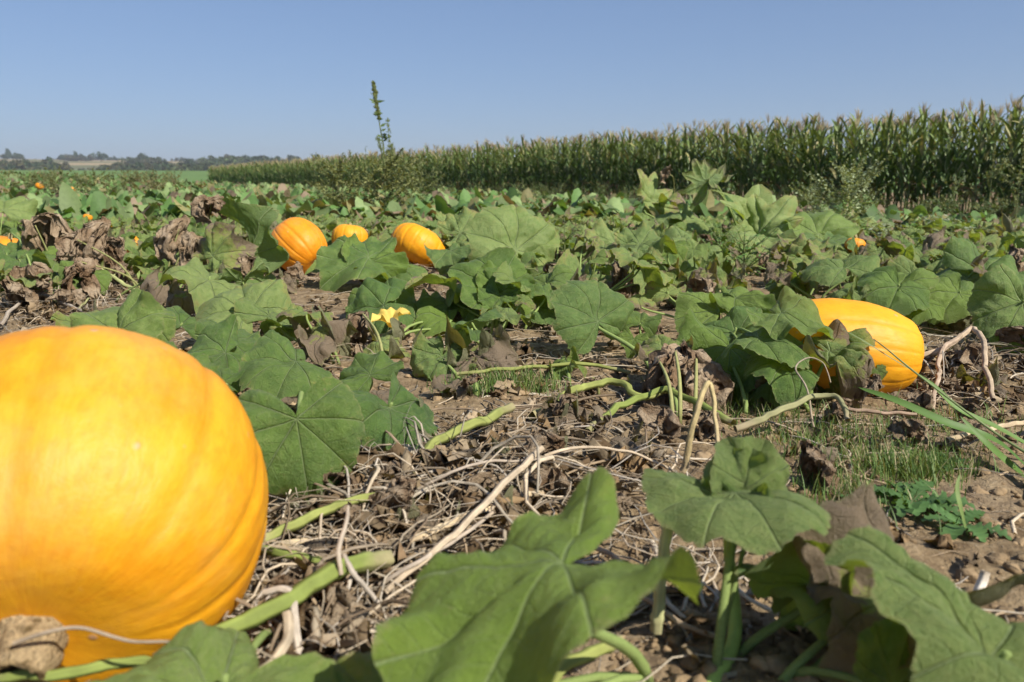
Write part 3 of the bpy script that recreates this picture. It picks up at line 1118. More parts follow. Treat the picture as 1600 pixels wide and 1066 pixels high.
hero_leaf(p, (285, 505), 2.45, (275, 468), 0.12, 1, 35, 1, 0.1, 0.1)
hero_leaf(p, (135, 515), 2.4, (85, 490), 0.10, 1, 0, 6, 0.35, 0.5)
# pale broad leaf
p = plant(420, 545, 'pumpkin plant with two broad pale mottled leaves left of the dying one')
hero_leaf(p, (385, 487), 2.55, (322, 448), 0.200, 1, 0, 0, 0.28, 0.72, base=(400, 550), rad=0.006)
hero_leaf(p, (328, 432), 3.05, (262, 425), 0.190, -1, -5, 5, 0.25, 0.75, base=(310, 500))
hero_leaf(p, (420, 500), 2.55, (450, 470), 0.13, 1, 10, 2, 0.2, 0.5)
hero_leaf(p, (470, 495), 2.75, (450, 465), 0.13, 1, 35, 'c0', 0.62, 0.5)
hero_dead(p, (505, 492), 2.7, 0.13, 0, 0.4, base=(500, 540))
# dark upright leaf and yellow blotched leaf left of the mid pumpkins
p = plant(420, 460, 'pumpkin plant with a dark upright leaf next to the ribbed orange pumpkin')
hero_leaf(p, (398, 398), 3.9, (382, 306), 0.29, 1, 0, 7, 0.16, 0.0, base=(440, 455), rad=0.008, ref=(0.75, 0.6, 0.1), wx=0.62)
hero_leaf(p, (335, 400), 3.8, (360, 355), 0.19, -1, 30, 6, 0.55, 0.5, base=(395, 455))
hero_dead(p, (330, 312), 4.2, 0.20, 2, 0.3, base=(325, 440))
hero_dead(p, (283, 348), 4.0, 0.23, 0, 2.0, base=(262, 460))
hero_dead(p, (300, 365), 3.9, 0.22, 3, 1.1, base=(268, 462))
hero_dead(p, (385, 395), 3.7, 0.17, 5, 1.1)
# withered group on the left
p = plant(150, 470, 'withered pumpkin plant with hanging brown leaves on bare stalks at left')
hero_dead(p, (55, 352), 4.1, 0.24, 4, 0.5, base=(90, 450), squash=1.6)
hero_dead(p, (110, 368), 3.8, 0.22, 1, 1.5, base=(215, 465))
hero_dead(p, (122, 408), 3.5, 0.30, 3, 0.2, base=(225, 470))
hero_dead(p, (158, 352), 3.9, 0.25, 0, 2.3, base=(135, 430))
hero_dead(p, (178, 362), 4.0, 0.22, 5, 3.3, base=(175, 450))
hero_dead(p, (45, 420), 3.4, 0.20, 2, 4.3, base=(60, 470))
hero_dead(p, (15, 445), 3.3, 0.17, 0, 5.3, base=(0, 480))
p = plant(60, 470, 'pumpkin plant drooping green over the orange pumpkin at the left edge')
hero_leaf(p, (30, 405), 4.0, (75, 425), 0.22, -1, 0, 3, 0.1, 0.1)
hero_leaf(p, (10, 395), 4.2, (-40, 410), 0.22, -1, 0, 1, 0.1, 0.1)
hero_leaf(p, (85, 425), 3.8, (95, 445), 0.15, -1, 0, 3, 0.1, 0.1)
hero_leaf(p, (5, 330), 6.0, (10, 295), 0.26, 1, 30, 4, 0.1, 0.7)
hero_leaf(p, (120, 372), 5.0, (150, 385), 0.2, -1, 0, 1, 0.1, 0.2)
# leaf in front of the mid pumpkins
p = plant(575, 455, 'pumpkin plant with a spread two-winged leaf in front of the mid-field pumpkins')
hero_leaf(p, (573, 410), 4.1, (500, 388), 0.27, -1, -4, 2, 0.08, 0.05, base=(577, 452), rad=0.008)
hero_leaf(p, (575, 412), 4.15, (590, 370), 0.20, 1, 30, 4, 0.08, 0.05, base=(577, 452))
hero_leaf(p, (582, 412), 4.1, (640, 412), 0.20, -1, 20, 6, 0.05, 0.0, base=(577, 452), wx=0.7)
hero_leaf(p, (625, 418), 4.2, (612, 440), 0.20, -1, 0, 3, 0.2, 0.1)
hero_leaf(p, (668, 428), 4.6, (640, 412), 0.17, -1, 10, 5, 0.15, 0.2, base=(670, 445))
hero_leaf(p, (510, 425), 4.3, (492, 412), 0.10, -1, 0, 4, 0.1, 0.3, base=(515, 440))
# leaves round the yellow blossom
p = plant(620, 540, 'pumpkin plant with an open yellow blossom between dark leaves')
hero_leaf(p, (600, 478), 2.95, (535, 512), 0.185, -1, 0, 0, 0.05, 0.0, base=(615, 540))
hero_leaf(p, (612, 474), 3.05, (640, 440), 0.145, 1, 15, 5, 0.05, 0.0)
hero_leaf(p, (590, 470), 3.2, (545, 450), 0.15, 1, -15, 1, 0.05, 0.0)
hero_leaf(p, (700, 480), 3.1, (675, 455), 0.15, 1, 15, 6, 0.15, 0.15)
hero_leaf(p, (705, 500), 2.95, (665, 500), 0.15, -1, 0, 3, 0.05, 0.0)
hero_leaf(p, (655, 515), 3.05, (640, 525), 0.11, -1, 0, 3, 0.05, 0.0)
blossom(p, 612, 510, 2.70, 0.070, 0, (0.15, -0.15))
hero_leaf(p, (592, 536), 2.50, (650, 540), 0.150, -1, 0, 'c2', 0.66, 0.65, base=(605, 580))
hero_dead(p, (565, 488), 2.55, 0.14, 1, 0.9, base=(600, 580))
# dying pair
p = plant(715, 620, 'pumpkin plant with two half-dead leaves curling to brown at the centre')
hero_leaf(p, (690, 555), 2.22, (660, 608), 0.130, -1, -15, 'c0', 0.42, 0.35, base=(720, 600))
hero_leaf(p, (735, 560), 2.25, (728, 515), 0.14, 1, 0, 'c3', 0.80, 0.7, base=(745, 620))
hero_leaf(p, (742, 565), 2.22, (735, 625), 0.14, -1, 20, 'c1', 1.1, 0.7, base=(745, 620))
# bright shoot in the centre
p = plant(775, 520, 'pumpkin plant with a bright young shoot and small white-yellow buds at centre')
hero_leaf(p, (772, 455), 3.05, (715, 405), 0.180, 1, -10, 7, 0.0, 0.05)
hero_leaf(p, (785, 450), 3.05, (800, 405), 0.140, 1, 20, 4, 0.0, 0.05)
hero_leaf(p, (790, 458), 3.00, (835, 440), 0.130, 1, 10, 2, 0.0, 0.05)
hero_leaf(p, (780, 465), 2.95, (765, 480), 0.100, -1, 0, 4, 0.0, 0.10)
hero_leaf(p, (800, 470), 2.95, (822, 478), 0.090, -1, 0, 4, 0.0, 0.10)
hero_leaf(p, (745, 480), 3.10, (705, 478), 0.130, -1, 0, 6, 0.1, 0.10)
hero_leaf(p, (835, 478), 3.05, (880, 460), 0.12, 1, 0, 1, 0.05, 0.1)
blossom(p, 752, 492, 2.95, 0.034, 1, (0.4, 0.2))
blossom(p, 768, 490, 2.98, 0.026, 1, (-0.3, 0.4))
# upright pale leaf
p = plant(800, 435, 'pumpkin plant with a large pale upright leaf below the maize line')
hero_leaf(p, (806, 392), 4.4, (770, 318), 0.300, 1, -8, 0, 0.15, 0.62, rad=0.008)
hero_leaf(p, (815, 385), 4.5, (868, 350), 0.260, 1, 14, 2, 0.2, 0.55)
hero_leaf(p, (720, 365), 5.2, (760, 335), 0.22, 1, 0, 4, 0.3, 0.5)
hero_leaf(p, (705, 395), 4.9, (735, 400), 0.2, -1, 0, 6, 0.15, 0.2)
# hero leaf right of centre
p = plant(1018, 578, 'pumpkin plant with a round veined leaf on a slanting stalk right of centre')
hero_leaf(p, (933, 503), 2.50, (905, 432), 0.165, 1, 6, 0, 0.10, 0.18, base=(1018, 578), rad=0.0065, wx=1.05)
hero_leaf(p, (1000, 505), 2.65, (1003, 480), 0.085, 1, 0, 7, 0.0, 0.08)
hero_leaf(p, (990, 530), 2.50, (985, 548), 0.060, -1, 0, 4, 0.0, 0.1)
hero_leaf(p, (885, 566), 2.20, (862, 592), 0.080, -1, 10, 'c2', 0.35, 0.2, base=(890, 600))
# drooping wide leaf right
p = plant(1125, 540, 'pumpkin plant with a wide drooping leaf on an upright stalk left of the golden pumpkin')
hero_leaf(p, (1124, 483), 2.60, (1098, 437), 0.165, 1, -4, 3, 0.08, 0.16, base=(1122, 545), rad=0.006, wx=1.15)
hero_leaf(p, (1150, 470), 2.62, (1212, 478), 0.150, -1, 10, 6, 0.08, 0.15, base=(1122, 545), wx=0.6)
hero_leaf(p, (1150, 512), 2.45, (1060, 518), 0.190, -1, 0, 1, 0.08, 0.05, base=(1122, 560), wx=0.7)
hero_leaf(p, (1185, 530), 1.98, (1262, 540), 0.130, -1, -6, 0, 0.06, 0.14, wx=0.9)
hero_leaf(p, (1140, 548), 2.12, (1135, 622), 0.160, -1, 6, 6, 0.10, 0.05, base=(1165, 640))
hero_leaf(p, (1170, 600), 2.05, (1185, 632), 0.075, -1, 0, 4, 0.0, 0.1, base=(1165, 645))
hero_leaf(p, (1222, 500), 2.02, (1292, 505), 0.125, -1, -4, 2, 0.10, 0.28, wx=0.8)
hero_leaf(p, (1190, 490), 2.55, (1210, 465), 0.14, 1, 0, 3, 0.10, 0.15)
hero_leaf(p, (1225, 568), 1.93, (1250, 600), 0.10, -1, 0, 3, 0.10, 0.0)
blossom(p, 1084, 500, 2.75, 0.036, 1, (0.2, 0.5))
# half-dead hanging leaf
p = plant(1085, 660, 'pumpkin plant with a large dead brown leaf hanging in front of green ones')
hero_leaf(p, (1040, 548), 2.08, (1018, 508), 0.100, 1, 0, 'c0', 0.60, 0.5, base=(1060, 660))
hero_dead(p, (1055, 548), 2.0, 0.28, 3, 0.6, base=(1062, 665))
hero_dead(p, (1028, 560), 1.98, 0.27, 1, 2.2, base=(1050, 668))
hero_dead(p, (1088, 555), 2.02, 0.22, 0, 3.6, base=(1085, 660))
hero_dead(p, (925, 592), 1.95, 0.075, 1, 0.6, base=(935, 620))
# torn leaf over the golden pumpkin
p = plant(1265, 640, 'pumpkin plant with a torn grey-green leaf draped over the golden pumpkin')
hero_leaf(p, (1290, 552), 1.96, (1402, 556), 0.165, -1, 6, 'c0', 0.60, 0.4, base=(1262, 630), wx=0.55)
hero_leaf(p, (1290, 545), 2.04, (1345, 580), 0.120, -1, 55, 6, 0.28, 0.1, base=(1262, 630))
hero_leaf(p, (1275, 505), 2.12, (1320, 500), 0.090, 1, 0, 2, 0.5, 0.5, base=(1262, 630))
hero_leaf(p, (1370, 578), 1.98, (1380, 592), 0.028, -1, 0, 4, 0.0, 0.1, base=(1362, 612))
hero_leaf(p, (1212, 590), 2.0, (1240, 615), 0.09, -1, 20, 3, 0.05, 0.0)
hero_dead(p, (1365, 600), 1.9, 0.085, 4, 0.6, base=False, squash=1.4)
# leaves behind the golden pumpkin
p = plant(1390, 470, 'pumpkin plant with broad overlapping leaves behind the golden pumpkin')
hero_leaf(p, (1318, 420), 3.3, (1275, 395), 0.20, 1, 0, 0, 0.15, 0.3, wx=1.0)
hero_leaf(p, (1400, 440), 2.95, (1345, 415), 0.200, 1, -6, 1, 0.10, 0.16, wx=1.0)
hero_leaf(p, (1405, 445), 2.85, (1390, 478), 0.16, -1, 0, 3, 0.05, 0.05)
hero_leaf(p, (1330, 455), 2.85, (1345, 470), 0.10, -1, 0, 'c2', 0.3, 0.5)
p = plant(1530, 490, 'pumpkin plant with broad leaves at the right edge beyond the dry stems')
hero_leaf(p, (1525, 435), 3.15, (1455, 412), 0.230, 1, -6, 0, 0.10, 0.18)
hero_leaf(p, (1535, 432), 3.2, (1600, 415), 0.210, 1, 8, 2, 0.10, 0.20)
hero_leaf(p, (1500, 455), 3.0, (1475, 480), 0.17, -1, 0, 3, 0.08, 0.1)
hero_leaf(p, (1600, 470), 2.55, (1560, 540), 0.190, -1, -10, 1, 0.15, 0.35)
hero_leaf(p, (1440, 470), 2.85, (1425, 490), 0.12, -1, 0, 3, 0.05, 0.0)
# silvery lobed plants in front of the maize
p = plant(1160, 395, 'pumpkin plant with silvery deeply lobed leaves standing tall before the maize')
hero_leaf(p, (1185, 360), 5.6, (1150, 275), 0.42, 1, 10, 'l0', 0.2, 0.9, rad=0.009)
hero_leaf(p, (1190, 370), 5.5, (1225, 300), 0.34, 1, -10, 'l1', 0.25, 0.85, rad=0.009)
hero_leaf(p, (1175, 372), 5.2, (1215, 385), 0.34, -1, 0, 'l1', 0.3, 0.9)
hero_leaf(p, (1105, 285), 5.9, (1080, 246), 0.22, 1, 160, 'l2', 0.45, 0.2, rad=0.008)
hero_leaf(p, (1110, 282), 5.9, (1135, 275), 0.20, 1, 160, 'l0', 0.45, 0.2, rad=0.008)
p = plant(1040, 380, 'pumpkin plant with pale lobed leaves and a withered head left of the silvery one')
hero_leaf(p, (1015, 318), 6.3, (1000, 258), 0.30, 1, 25, 'l2', 0.4, 0.9, rad=0.008)
hero_leaf(p, (1030, 312), 6.3, (1055, 300), 0.28, 1, -20, 'l0', 0.5, 0.8, rad=0.008)
hero_dead(p, (1043, 262), 6.3, 0.13, 0, 0.4, base=(1052, 370))
hero_leaf(p, (1075, 350), 6.0, (1110, 335), 0.30, 1, 0, 'l1', 0.2, 0.6)
hero_leaf(p, (1040, 345), 6.0, (1000, 335), 0.30, 1, 0, 'l1', 0.2, 0.5)
p = plant(1040, 440, 'pumpkin plant with a heap of broad pale leaves in the middle of the field')
hero_leaf(p, (1030, 400), 4.3, (990, 362), 0.27, 1, 0, 0, 0.15, 0.6)
hero_leaf(p, (1075, 395), 4.5, (1095, 355), 0.27, 1, 10, 3, 0.12, 0.5)
hero_leaf(p, (1060, 425), 4.0, (1075, 450), 0.22, -1, 0, 1, 0.1, 0.4)
hero_leaf(p, (965, 385), 4.6, (985, 350), 0.25, 1, 0, 4, 0.35, 0.7)
hero_leaf(p, (1015, 440), 3.8, (1010, 470), 0.17, -1, 20, 'c0', 0.7, 0.2)
p = plant(1280, 400, 'pumpkin plant with a fan-shaped upright leaf beside the feathery weed')
hero_leaf(p, (1278, 368), 5.4, (1310, 318), 0.33, 1, 0, 0, 0.1, 0.3, rad=0.009)
hero_leaf(p, (1262, 362), 5.5, (1245, 335), 0.26, 1, 0, 2, 0.1, 0.25)
hero_leaf(p, (1290, 372), 5.1, (1320, 372), 0.25, -1, 0, 1, 0.1, 0.2)

# ------------------------------------------------------------------ field of further pumpkin plants
def random_blade(parent, x, y, age_bias=0.0, hmax=0.27, tall=1.0, lod=None):
    gz = tz(x, y)
    a = random.uniform(0, 2 * math.pi)
    rr = random.uniform(0.06, 0.36)
    bx, by = x + rr * 0.35 * math.cos(a), y + rr * 0.35 * math.sin(a)
    jx, jy = x + rr * math.cos(a), y + rr * math.sin(a)
    h = random.uniform(0.10, hmax) * tall
    J = Vector((jx, jy, gz + h))
    if blocked(jx, jy, gz + h, 26) or blocked(jx, jy, gz + h * 0.5, 10):
        return
    az = a + random.uniform(-0.9, 0.9)
    tilt = random.uniform(-0.65, 0.75)
    t = Vector((math.cos(az) * math.cos(tilt), math.sin(az) * math.cos(tilt), -math.sin(tilt)))
    n = Vector((random.gauss(0.12, 0.30), random.gauss(-0.22, 0.30), 1.0))
    L = random.choice((0.05, 0.065, 0.08, 0.09, 0.10, 0.115, 0.14)) * random.uniform(0.9, 1.12)
    u = random.random() + age_bias
    base = Vector((bx, by, gz))
    if u > 0.97:
        o = link('dead_leaf', random.choice(DEAD), parent)
        s = L * random.uniform(1.0, 1.6)
        M = Matrix.Translation(J - parent.location) @ Matrix.Rotation(random.uniform(0, 6.28), 4, 'Z') @ Matrix.Diagonal((s, s, s, 1))
        o.matrix_local = M
        mb = MB()
        pts = bez(base, base + UP * h * 0.5, J - UP * 0.02, J, 7)
        mb.tube(pts, 0.0045, 5, np.array([0.27, 0.24, 0.12]) * random.uniform(0.7, 1.2))
        Mi = np.array((Matrix.Translation(parent.location) @ M).inverted())
        mb.V = [np.concatenate(mb.V) @ Mi[:3, :3].T + Mi[:3, 3]]
        link('leaf_stalk', mb.mesh('leaf_stalk', M_STALK), o)
        return
    if u > 0.83:
        me, age, pale = random.choice(CURL), random.uniform(0.5, 0.95), random.uniform(0.3, 0.8)
    elif u > 0.42:
        me, age, pale = random.choice(LEAVES), random.uniform(0.2, 0.5), random.uniform(0.35, 0.9)
    else:
        me, age, pale = random.choice(LEAVES), random.uniform(0.0, 0.2), random.uniform(0.0, 0.4)
    place_blade(parent, me, J, t, n, L, age, pale, 'leaf', base, 0.0046)


# picture boxes that nearer fill leaves must leave open: (x0, y0, x1, y1, only-if-nearer-than)
KEEP = [(415, 340, 525, 450, 4.9), (505, 352, 590, 392, 6.6), (590, 365, 720, 430, 5.3), (-20, 375, 60, 450, 4.8), (180, 365, 260, 405, 6.0),
        (1185, 460, 1460, 640, 3.4), (0, 430, 300, 520, 4.0), (740, 575, 1000, 700, 2.6), (1430, 480, 1620, 760, 3.2), (355, 300, 450, 410, 4.0),
        (845, 425, 1010, 540, 2.9), (1030, 420, 1215, 520, 2.9), (560, 470, 670, 540, 3.2), (290, 425, 450, 520, 2.9), (240, 330, 330, 460, 4.0),
        (740, 305, 880, 415, 4.6), (1125, 260, 1235, 395, 5.8), (985, 250, 1065, 340, 6.5), (1240, 315, 1335, 380, 5.6), (100, 345, 240, 480, 4.2)]


def blocked(x, y, z, margin=18):
    px, py = project((x, y, z))
    for (x0, y0, x1, y1, dm) in KEEP:
        if y < dm and x0 - margin < px < x1 + margin and y0 - margin < py < y1 + margin:
            return True
    return False


ZONES = [
    (lambda px, d: d < 4.6 and px < 560, 'leafy pumpkin plant in the patchy left part of the field near the dead leaves'),
    (lambda px, d: d < 4.6 and px < 1060, 'leafy pumpkin plant in the crowded middle just beyond the blossom'),
    (lambda px, d: d < 4.6, 'leafy pumpkin plant near the golden pumpkin on the right'),
    (lambda px, d: d < 7.2 and px < 560, 'smaller pumpkin plant farther left behind the mid-field pumpkins'),
    (lambda px, d: d < 7.2 and px < 1060, 'smaller pumpkin plant in the green band below the tall weed'),
    (lambda px, d: d < 7.2, 'smaller pumpkin plant on the right between the broad leaves and the maize'),
    (lambda px, d: px < 560, 'distant low pumpkin plant in the left of the field'),
    (lambda px, d: px < 1060, 'distant low pumpkin plant at the foot of the maize, middle of the photo'),
    (lambda px, d: True, 'distant low pumpkin plant at the foot of the maize on the right'),
]
placed = []
tries = 0
while len(placed) < 175 and tries < 9000:
    tries += 1
    d = 2.7 + 7.6 * random.random() ** 0.75
    x = random.uniform(-0.72, 0.72) * d
    if x > edge_x(d) - 1.2:
        continue
    if min([math.hypot(x - a, d - b) for a, b in placed] or [9]) < 0.34 + 0.025 * d:
        continue
    if blocked(x, d, 0.18):
        continue
    px, _ = project((x, d, 0.1))
    if px > 1320 and d > 5.6:
        continue
    placed.append((x, d))
    lab = next(l for f, l in ZONES if f(px, d))
    e = empty('pumpkin_plant', (x, d, tz(x, d)), lab, 'plant', lab.replace('pumpkin plant', 'pumpkin plants').replace('leafy ', '').replace('smaller ', '').replace('distant low ', ''))
    bias = 0.16 if (px < 330 and d < 7) else 0.06
    n = random.randint(9, 13)
    for k in range(n):
        rb = random.random()
        random_blade(e, x, d, bias if rb > 0.1 else 0.5, (0.24 if px < 330 else 0.28) * min(1.0, max(0.5, 1.25 - 0.085 * d)))

    if not e.children:
        bpy.data.objects.remove(e)

ANCHORS = [('the huge pumpkin', 100, 780), ('the ribbed orange pumpkin', 467, 395), ('the broad golden mid-field pumpkin', 655, 395), ('the open yellow blossom', 612, 495),
           ('the golden pumpkin', 1330, 540), ('the dark upright leaf', 390, 350), ('the withered brown group', 130, 400), ('the bright young shoot', 785, 440), ('the large pale upright leaf', 806, 360),
           ('the round veined leaf', 930, 480), ('the wide drooping leaf', 1124, 465), ('the hanging dead leaf', 1050, 600), ('the silvery lobed plant', 1185, 340), ('the heap of pale leaves', 1050, 400),
           ('the fan-shaped leaf', 1290, 340), ('the broad overlapping leaves', 1390, 435), ('the leaves at the right edge', 1540, 430), ('the two half-dead leaves', 710, 570), ('the heart-shaped leaf', 465, 680),
           ('the thick dried vine', 1500, 550), ('the foot of the tall spire', 595, 330), ('the feathery weed', 1315, 320), ('the two broad mottled leaves', 370, 470), ('the orange pumpkin at the left edge', 14, 410)]


def describe(e, px, py, low_):
    lv = [c for c in e.children]
    nd = sum(1 for c in lv if c.name.startswith('dead') or c.get('age', 0) > 0.5)
    pl = sum(c.get('pale', 0) for c in lv) / max(1, len(lv))
    nm, ax, ay = min(ANCHORS, key=lambda a: math.hypot(a[1] - px, (a[2] - py) * 2.0))
    dx, dy = px - ax, py - ay
    if abs(dx) > abs(dy) * 1.4:
        rel = ('just ' if abs(dx) < 70 else 'farther ') + ('left of ' if dx < 0 else 'right of ')
    else:
        rel = ('close behind ' if dy > -35 else 'well behind ') if dy < 0 else 'in front of '
    look = ('half-withered ' if nd >= 4 else 'brown-flecked ' if nd == 3 else 'pale ' if pl > 0.36 else 'dark green ' if pl < 0.2 else 'green ')
    e['label'] = ('low ' if low_ else 'leafy ') + look + 'pumpkin plant ' + rel + nm
    e['group'] = 'pumpkin plants of the leaf carpet'


# low small-leaved plants that close the gaps in the carpet
KEEP_ALL = KEEP
KEEP = [k for k in KEEP_ALL if k[:2] in ((415, 340), (505, 352), (590, 365), (1185, 460), (740, 575), (1430, 480), (845, 425), (560, 470), (1030, 420))]
low = []
tries = 0
while len(low) < 150 and tries < 9000:
    tries += 1
    d = 2.3 + 5.6 * random.random() ** 0.8
    x = random.uniform(-0.70, 0.70) * d
    px, py = project((x, d, 0.05))
    if x > edge_x(d) - 1.2 or blocked(x, d, 0.06, 6) or (px < 250 and d < 3.6):
        continue
    if min([math.hypot(x - a, d - b) for a, b in low] or [9]) < 0.26:
        continue
    low.append((x, d))
    lab = 'low small-leaved pumpkin growth filling a gap ' + ('left of the mid-field pumpkins' if px < 420 else 'between the mid-field pumpkins and the blossom' if px < 760 else 'in the middle right of the leaf carpet' if px < 1150 else 'on the right side of the leaf carpet')
    e = empty('pumpkin_plant', (x, d, tz(x, d)), lab, 'plant', lab[4:])
    for k in range(random.randint(5, 8)):
        random_blade(e, x, d, random.choice((0.0, 0.05, 0.2, 0.5)), 0.16)
    if not e.children:
        bpy.data.objects.remove(e)
    else:
        describe(e, px, py, True)
KEEP = KEEP_ALL
for e in list(bpy.data.objects):
    if e.get('group', '') and e.name.startswith('pumpkin_plant') and not e['label'].startswith('low ') and e.location.y < 8.0:
        ppx, ppy = project(e.location)
        describe(e, ppx, ppy, False)
print('plants', len(placed), 'objects', len(bpy.data.objects))


def far_foliage():
    """beyond ten metres the patch reads as one green mass"""
    mb = MB()
    k = np.arange(12) / 12 * 2 * np.pi
    rr = np.array([1, .93, .92, .9, .84, .72, .25, .72, .84, .9, .92, .93])
    rim = np.stack([np.sin(k) * rr, np.cos(k) * rr, 0 * k], 1)
    B = np.vstack([[0, 0, 0.0], rim * 0.55, rim])
    F = np.array([[0, 1 + i, 1 + (i + 1) % 12] for i in range(12)])
    F2 = np.array([[1 + i, 13 + i, 13 + (i + 1) % 12, 1 + (i + 1) % 12] for i in range(12)])
    F = np.vstack([F, F2[:, [0, 1, 2]], F2[:, [0, 2, 3]]])
    bk = np.arctan2(B[:, 0], B[:, 1])
    br_ = np.hypot(B[:, 0], B[:, 1])
    n = 0
    while n < 9500:
        d = 9.6 + 36 * RNG.random() ** 1.3
        x = RNG.uniform(-0.80, 0.72) * d
        if x > edge_x(d) - 0.8:
            continue
        n += 1
        s = RNG.uniform(0.08, 0.17)
        h = 0.02 + 0.25 * RNG.random() ** 1.5 + (0.10 if d > 25 and x < edge_x(d) - 9 else 0)
        az = RNG.uniform(0, 6.28)
        ca, sa = math.cos(az), math.sin(az)
        tx, ty = RNG.normal(-0.1, 0.6), RNG.normal(0.2, 0.6)
        near_m = d < 20 and edge_x(d) - x < 4.0
        if near_m:
            h *= 0.35
            s *= 0.7
        W = B * s
        W = W + np.array([0, 0, 1]) * (s * br_ ** 2 * (-0.25 + 0.35 * np.cos(RNG.integers(2, 4) * bk + RNG.uniform(0, 6)) + RNG.normal(0, 0.10, 25)))[:, None]
        W = np.stack([W[:, 0] * ca - W[:, 1] * sa, W[:, 0] * sa + W[:, 1] * ca, W[:, 2]], 1)
        W[:, 2] += W[:, 0] * tx + W[:, 1] * ty
        u = RNG.random()
        if u < 0.42:
            c = np.array([0.10, 0.185, 0.05])
        elif u < 0.74:
            c = np.array([0.19, 0.26, 0.10])
        elif u < 0.88:
            c = np.array([0.24, 0.22, 0.09])
        else:
            c = np.array([0.21, 0.155, 0.10])
        c = c * RNG.uniform(0.55, 1.35)
        mb.add(W + np.array([x, d, tz(x, d) + h]), F, c)
    o = link('pumpkin_foliage', mb.mesh('pumpkin_foliage', M_WEED))
    tag(o, 'far mass of low pumpkin leaves stretching to the green field', None, None, 'stuff')


far_foliage()

# far orange dots: pumpkins lying at a distance
for (px, py, lab, r_) in ((62, 291, 'tiny orange pumpkin far off at the left, nearest the field edge', 0.085), (112, 296, 'tiny orange pumpkin far off, second from the left edge', 0.075),
                          (137, 340, 'small orange pumpkin showing between far leaves on the left', 0.05), (164, 352, 'small orange pumpkin low among leaves above the withered group', 0.06), (1336, 384, 'orange pumpkin piece glowing among leaves below the feathery weed', 0.062)):
    d = {291: 17.0, 296: 19.0, 340: 9.0, 352: 7.6, 384: 4.9}[py]
    c = at(px, py, d)
    pumpkin(lab, (c.x, c.y, max(c.z, tz(c.x, c.y) + r_ * 0.6)), r_, r_ * 0.8, (0.2, 0.2, 0.9), M_PUMP_O, 12, 0.04, int(px), 0.03, 0.012)

# ------------------------------------------------------------------ runners, dry stems and litter
def vine(name, label, pts, r0, r1, col, mat, cat='vine', sides=8, knots=True, n=30, hairs=0):
    """pts: (px, py, height above ground)"""
    P = spline([gp(a, b, h + 0.022) for a, b, h in pts], n)
    t = np.linspace(0, 1, n)
    rad = r0 + (r1 - r0) * t
    if knots:
        rad = rad * (1 + 0.22 * np.exp(-((t * 5 % 1) - 0.5) ** 2 / 0.004))
    P = P + 0.8 * r0 * vvec(P * 22, int(pts[0][0]), 2)
    mb = MB()
    sides = 15
    Vt, Ft = tube(P, rad, sides)
    th = np.tile(np.arange(sides) / sides * 2 * np.pi, n)
    cen = np.repeat(P, sides, 0)
    ridge = np.cos(5 * th)
    Vt = cen + (Vt - cen) * (1 + 0.10 * ridge + 0.10 * vnoise(Vt * 90, 5))[:, None]
    nz = vnoise(Vt * 45, 8)
    c = np.asarray(col)[None] * (1 + 0.20 * nz + 0.16 * ridge)[:, None]
    br = np.clip((np.abs(np.repeat(t, sides) - 0.5) - 0.36) / 0.14 + 0.5 * nz, 0, 1)[:, None] * 0.65
    c = c * (1 - br) + np.array([0.33, 0.255, 0.17]) * br
    mb.add(Vt, Ft, c)
    if hairs:
        k = RNG.integers(0, n - 1, hairs)
        for i in k:
            f = RNG.random()
            a = P[i] * (1 - f) + P[i + 1] * f
            dv = RNG.normal(0, 1, 3)
            dv /= np.linalg.norm(dv)
            tip = a + dv * (rad[i] + 0.0022)
            s = np.cross(dv, [0.3, 0.5, 0.8]) * 0.00016
            mb.add([a + dv * rad[i] * 0.9 - s, a + dv * rad[i] * 0.9 + s, tip], [[0, 1, 2]], (0.45, 0.48, 0.30))
    o = link(name, mb.mesh(name, mat, offset=P[0]))
    o.location = P[0]
    tag(o, label, cat)
    return o


GV = (0.20, 0.245, 0.062)
GV2 = (0.25, 0.275, 0.080)
vine('runner_vine', 'thick green hairy vine with dried broken end at the foot of the huge pumpkin', [(250, 1040, 0.03), (345, 985, 0.05), (430, 948, 0.055), (500, 905, 0.06), (545, 882, 0.055), (598, 878, 0.03)], 0.0085, 0.0125, GV, M_STALK, hairs=900)
vine('runner_vine', 'pale green vine running from the huge pumpkin up to the right across dry litter', [(390, 850, 0.03), (450, 822, 0.04), (530, 790, 0.045), (600, 772, 0.04), (660, 768, 0.03)], 0.0075, 0.0068, GV2, M_STALK, hairs=500)
vine('runner_vine', 'arching green vine with a knotted dry tip in the middle of the litter', [(648, 760, 0.01), (660, 712, 0.05), (690, 683, 0.07), (740, 660, 0.075), (800, 636, 0.07)], 0.0085, 0.0095, GV2, M_STALK, hairs=600)
vine('runner_vine', 'short green stalk sticking out from under the huge pumpkin', [(405, 862, 0.03), (450, 868, 0.035), (505, 878, 0.02)], 0.006, 0.005, GV, M_STALK)
vine('runner_vine', 'green vine bending over bare soil left of the hanging dead leaf', [(835, 652, 0.015), (880, 622, 0.03), (920, 602, 0.04), (965, 600, 0.04), (1000, 618, 0.03), (1060, 606, 0.03)], 0.0105, 0.007, GV2, M_STALK)
vine('runner_vine', 'green vine crossing under the hanging dead leaf', [(920, 672, 0.01), (975, 632, 0.03), (1035, 612, 0.035), (1105, 640, 0.03), (1145, 662, 0.02)], 0.008, 0.008, GV, M_STALK)
vine('runner_vine', 'thin straight pale vine above the grass tuft at centre', [(715, 585, 0.02), (780, 577, 0.03), (850, 572, 0.03), (930, 570, 0.03), (985, 580, 0.02)], 0.005, 0.005, GV2, M_STALK)
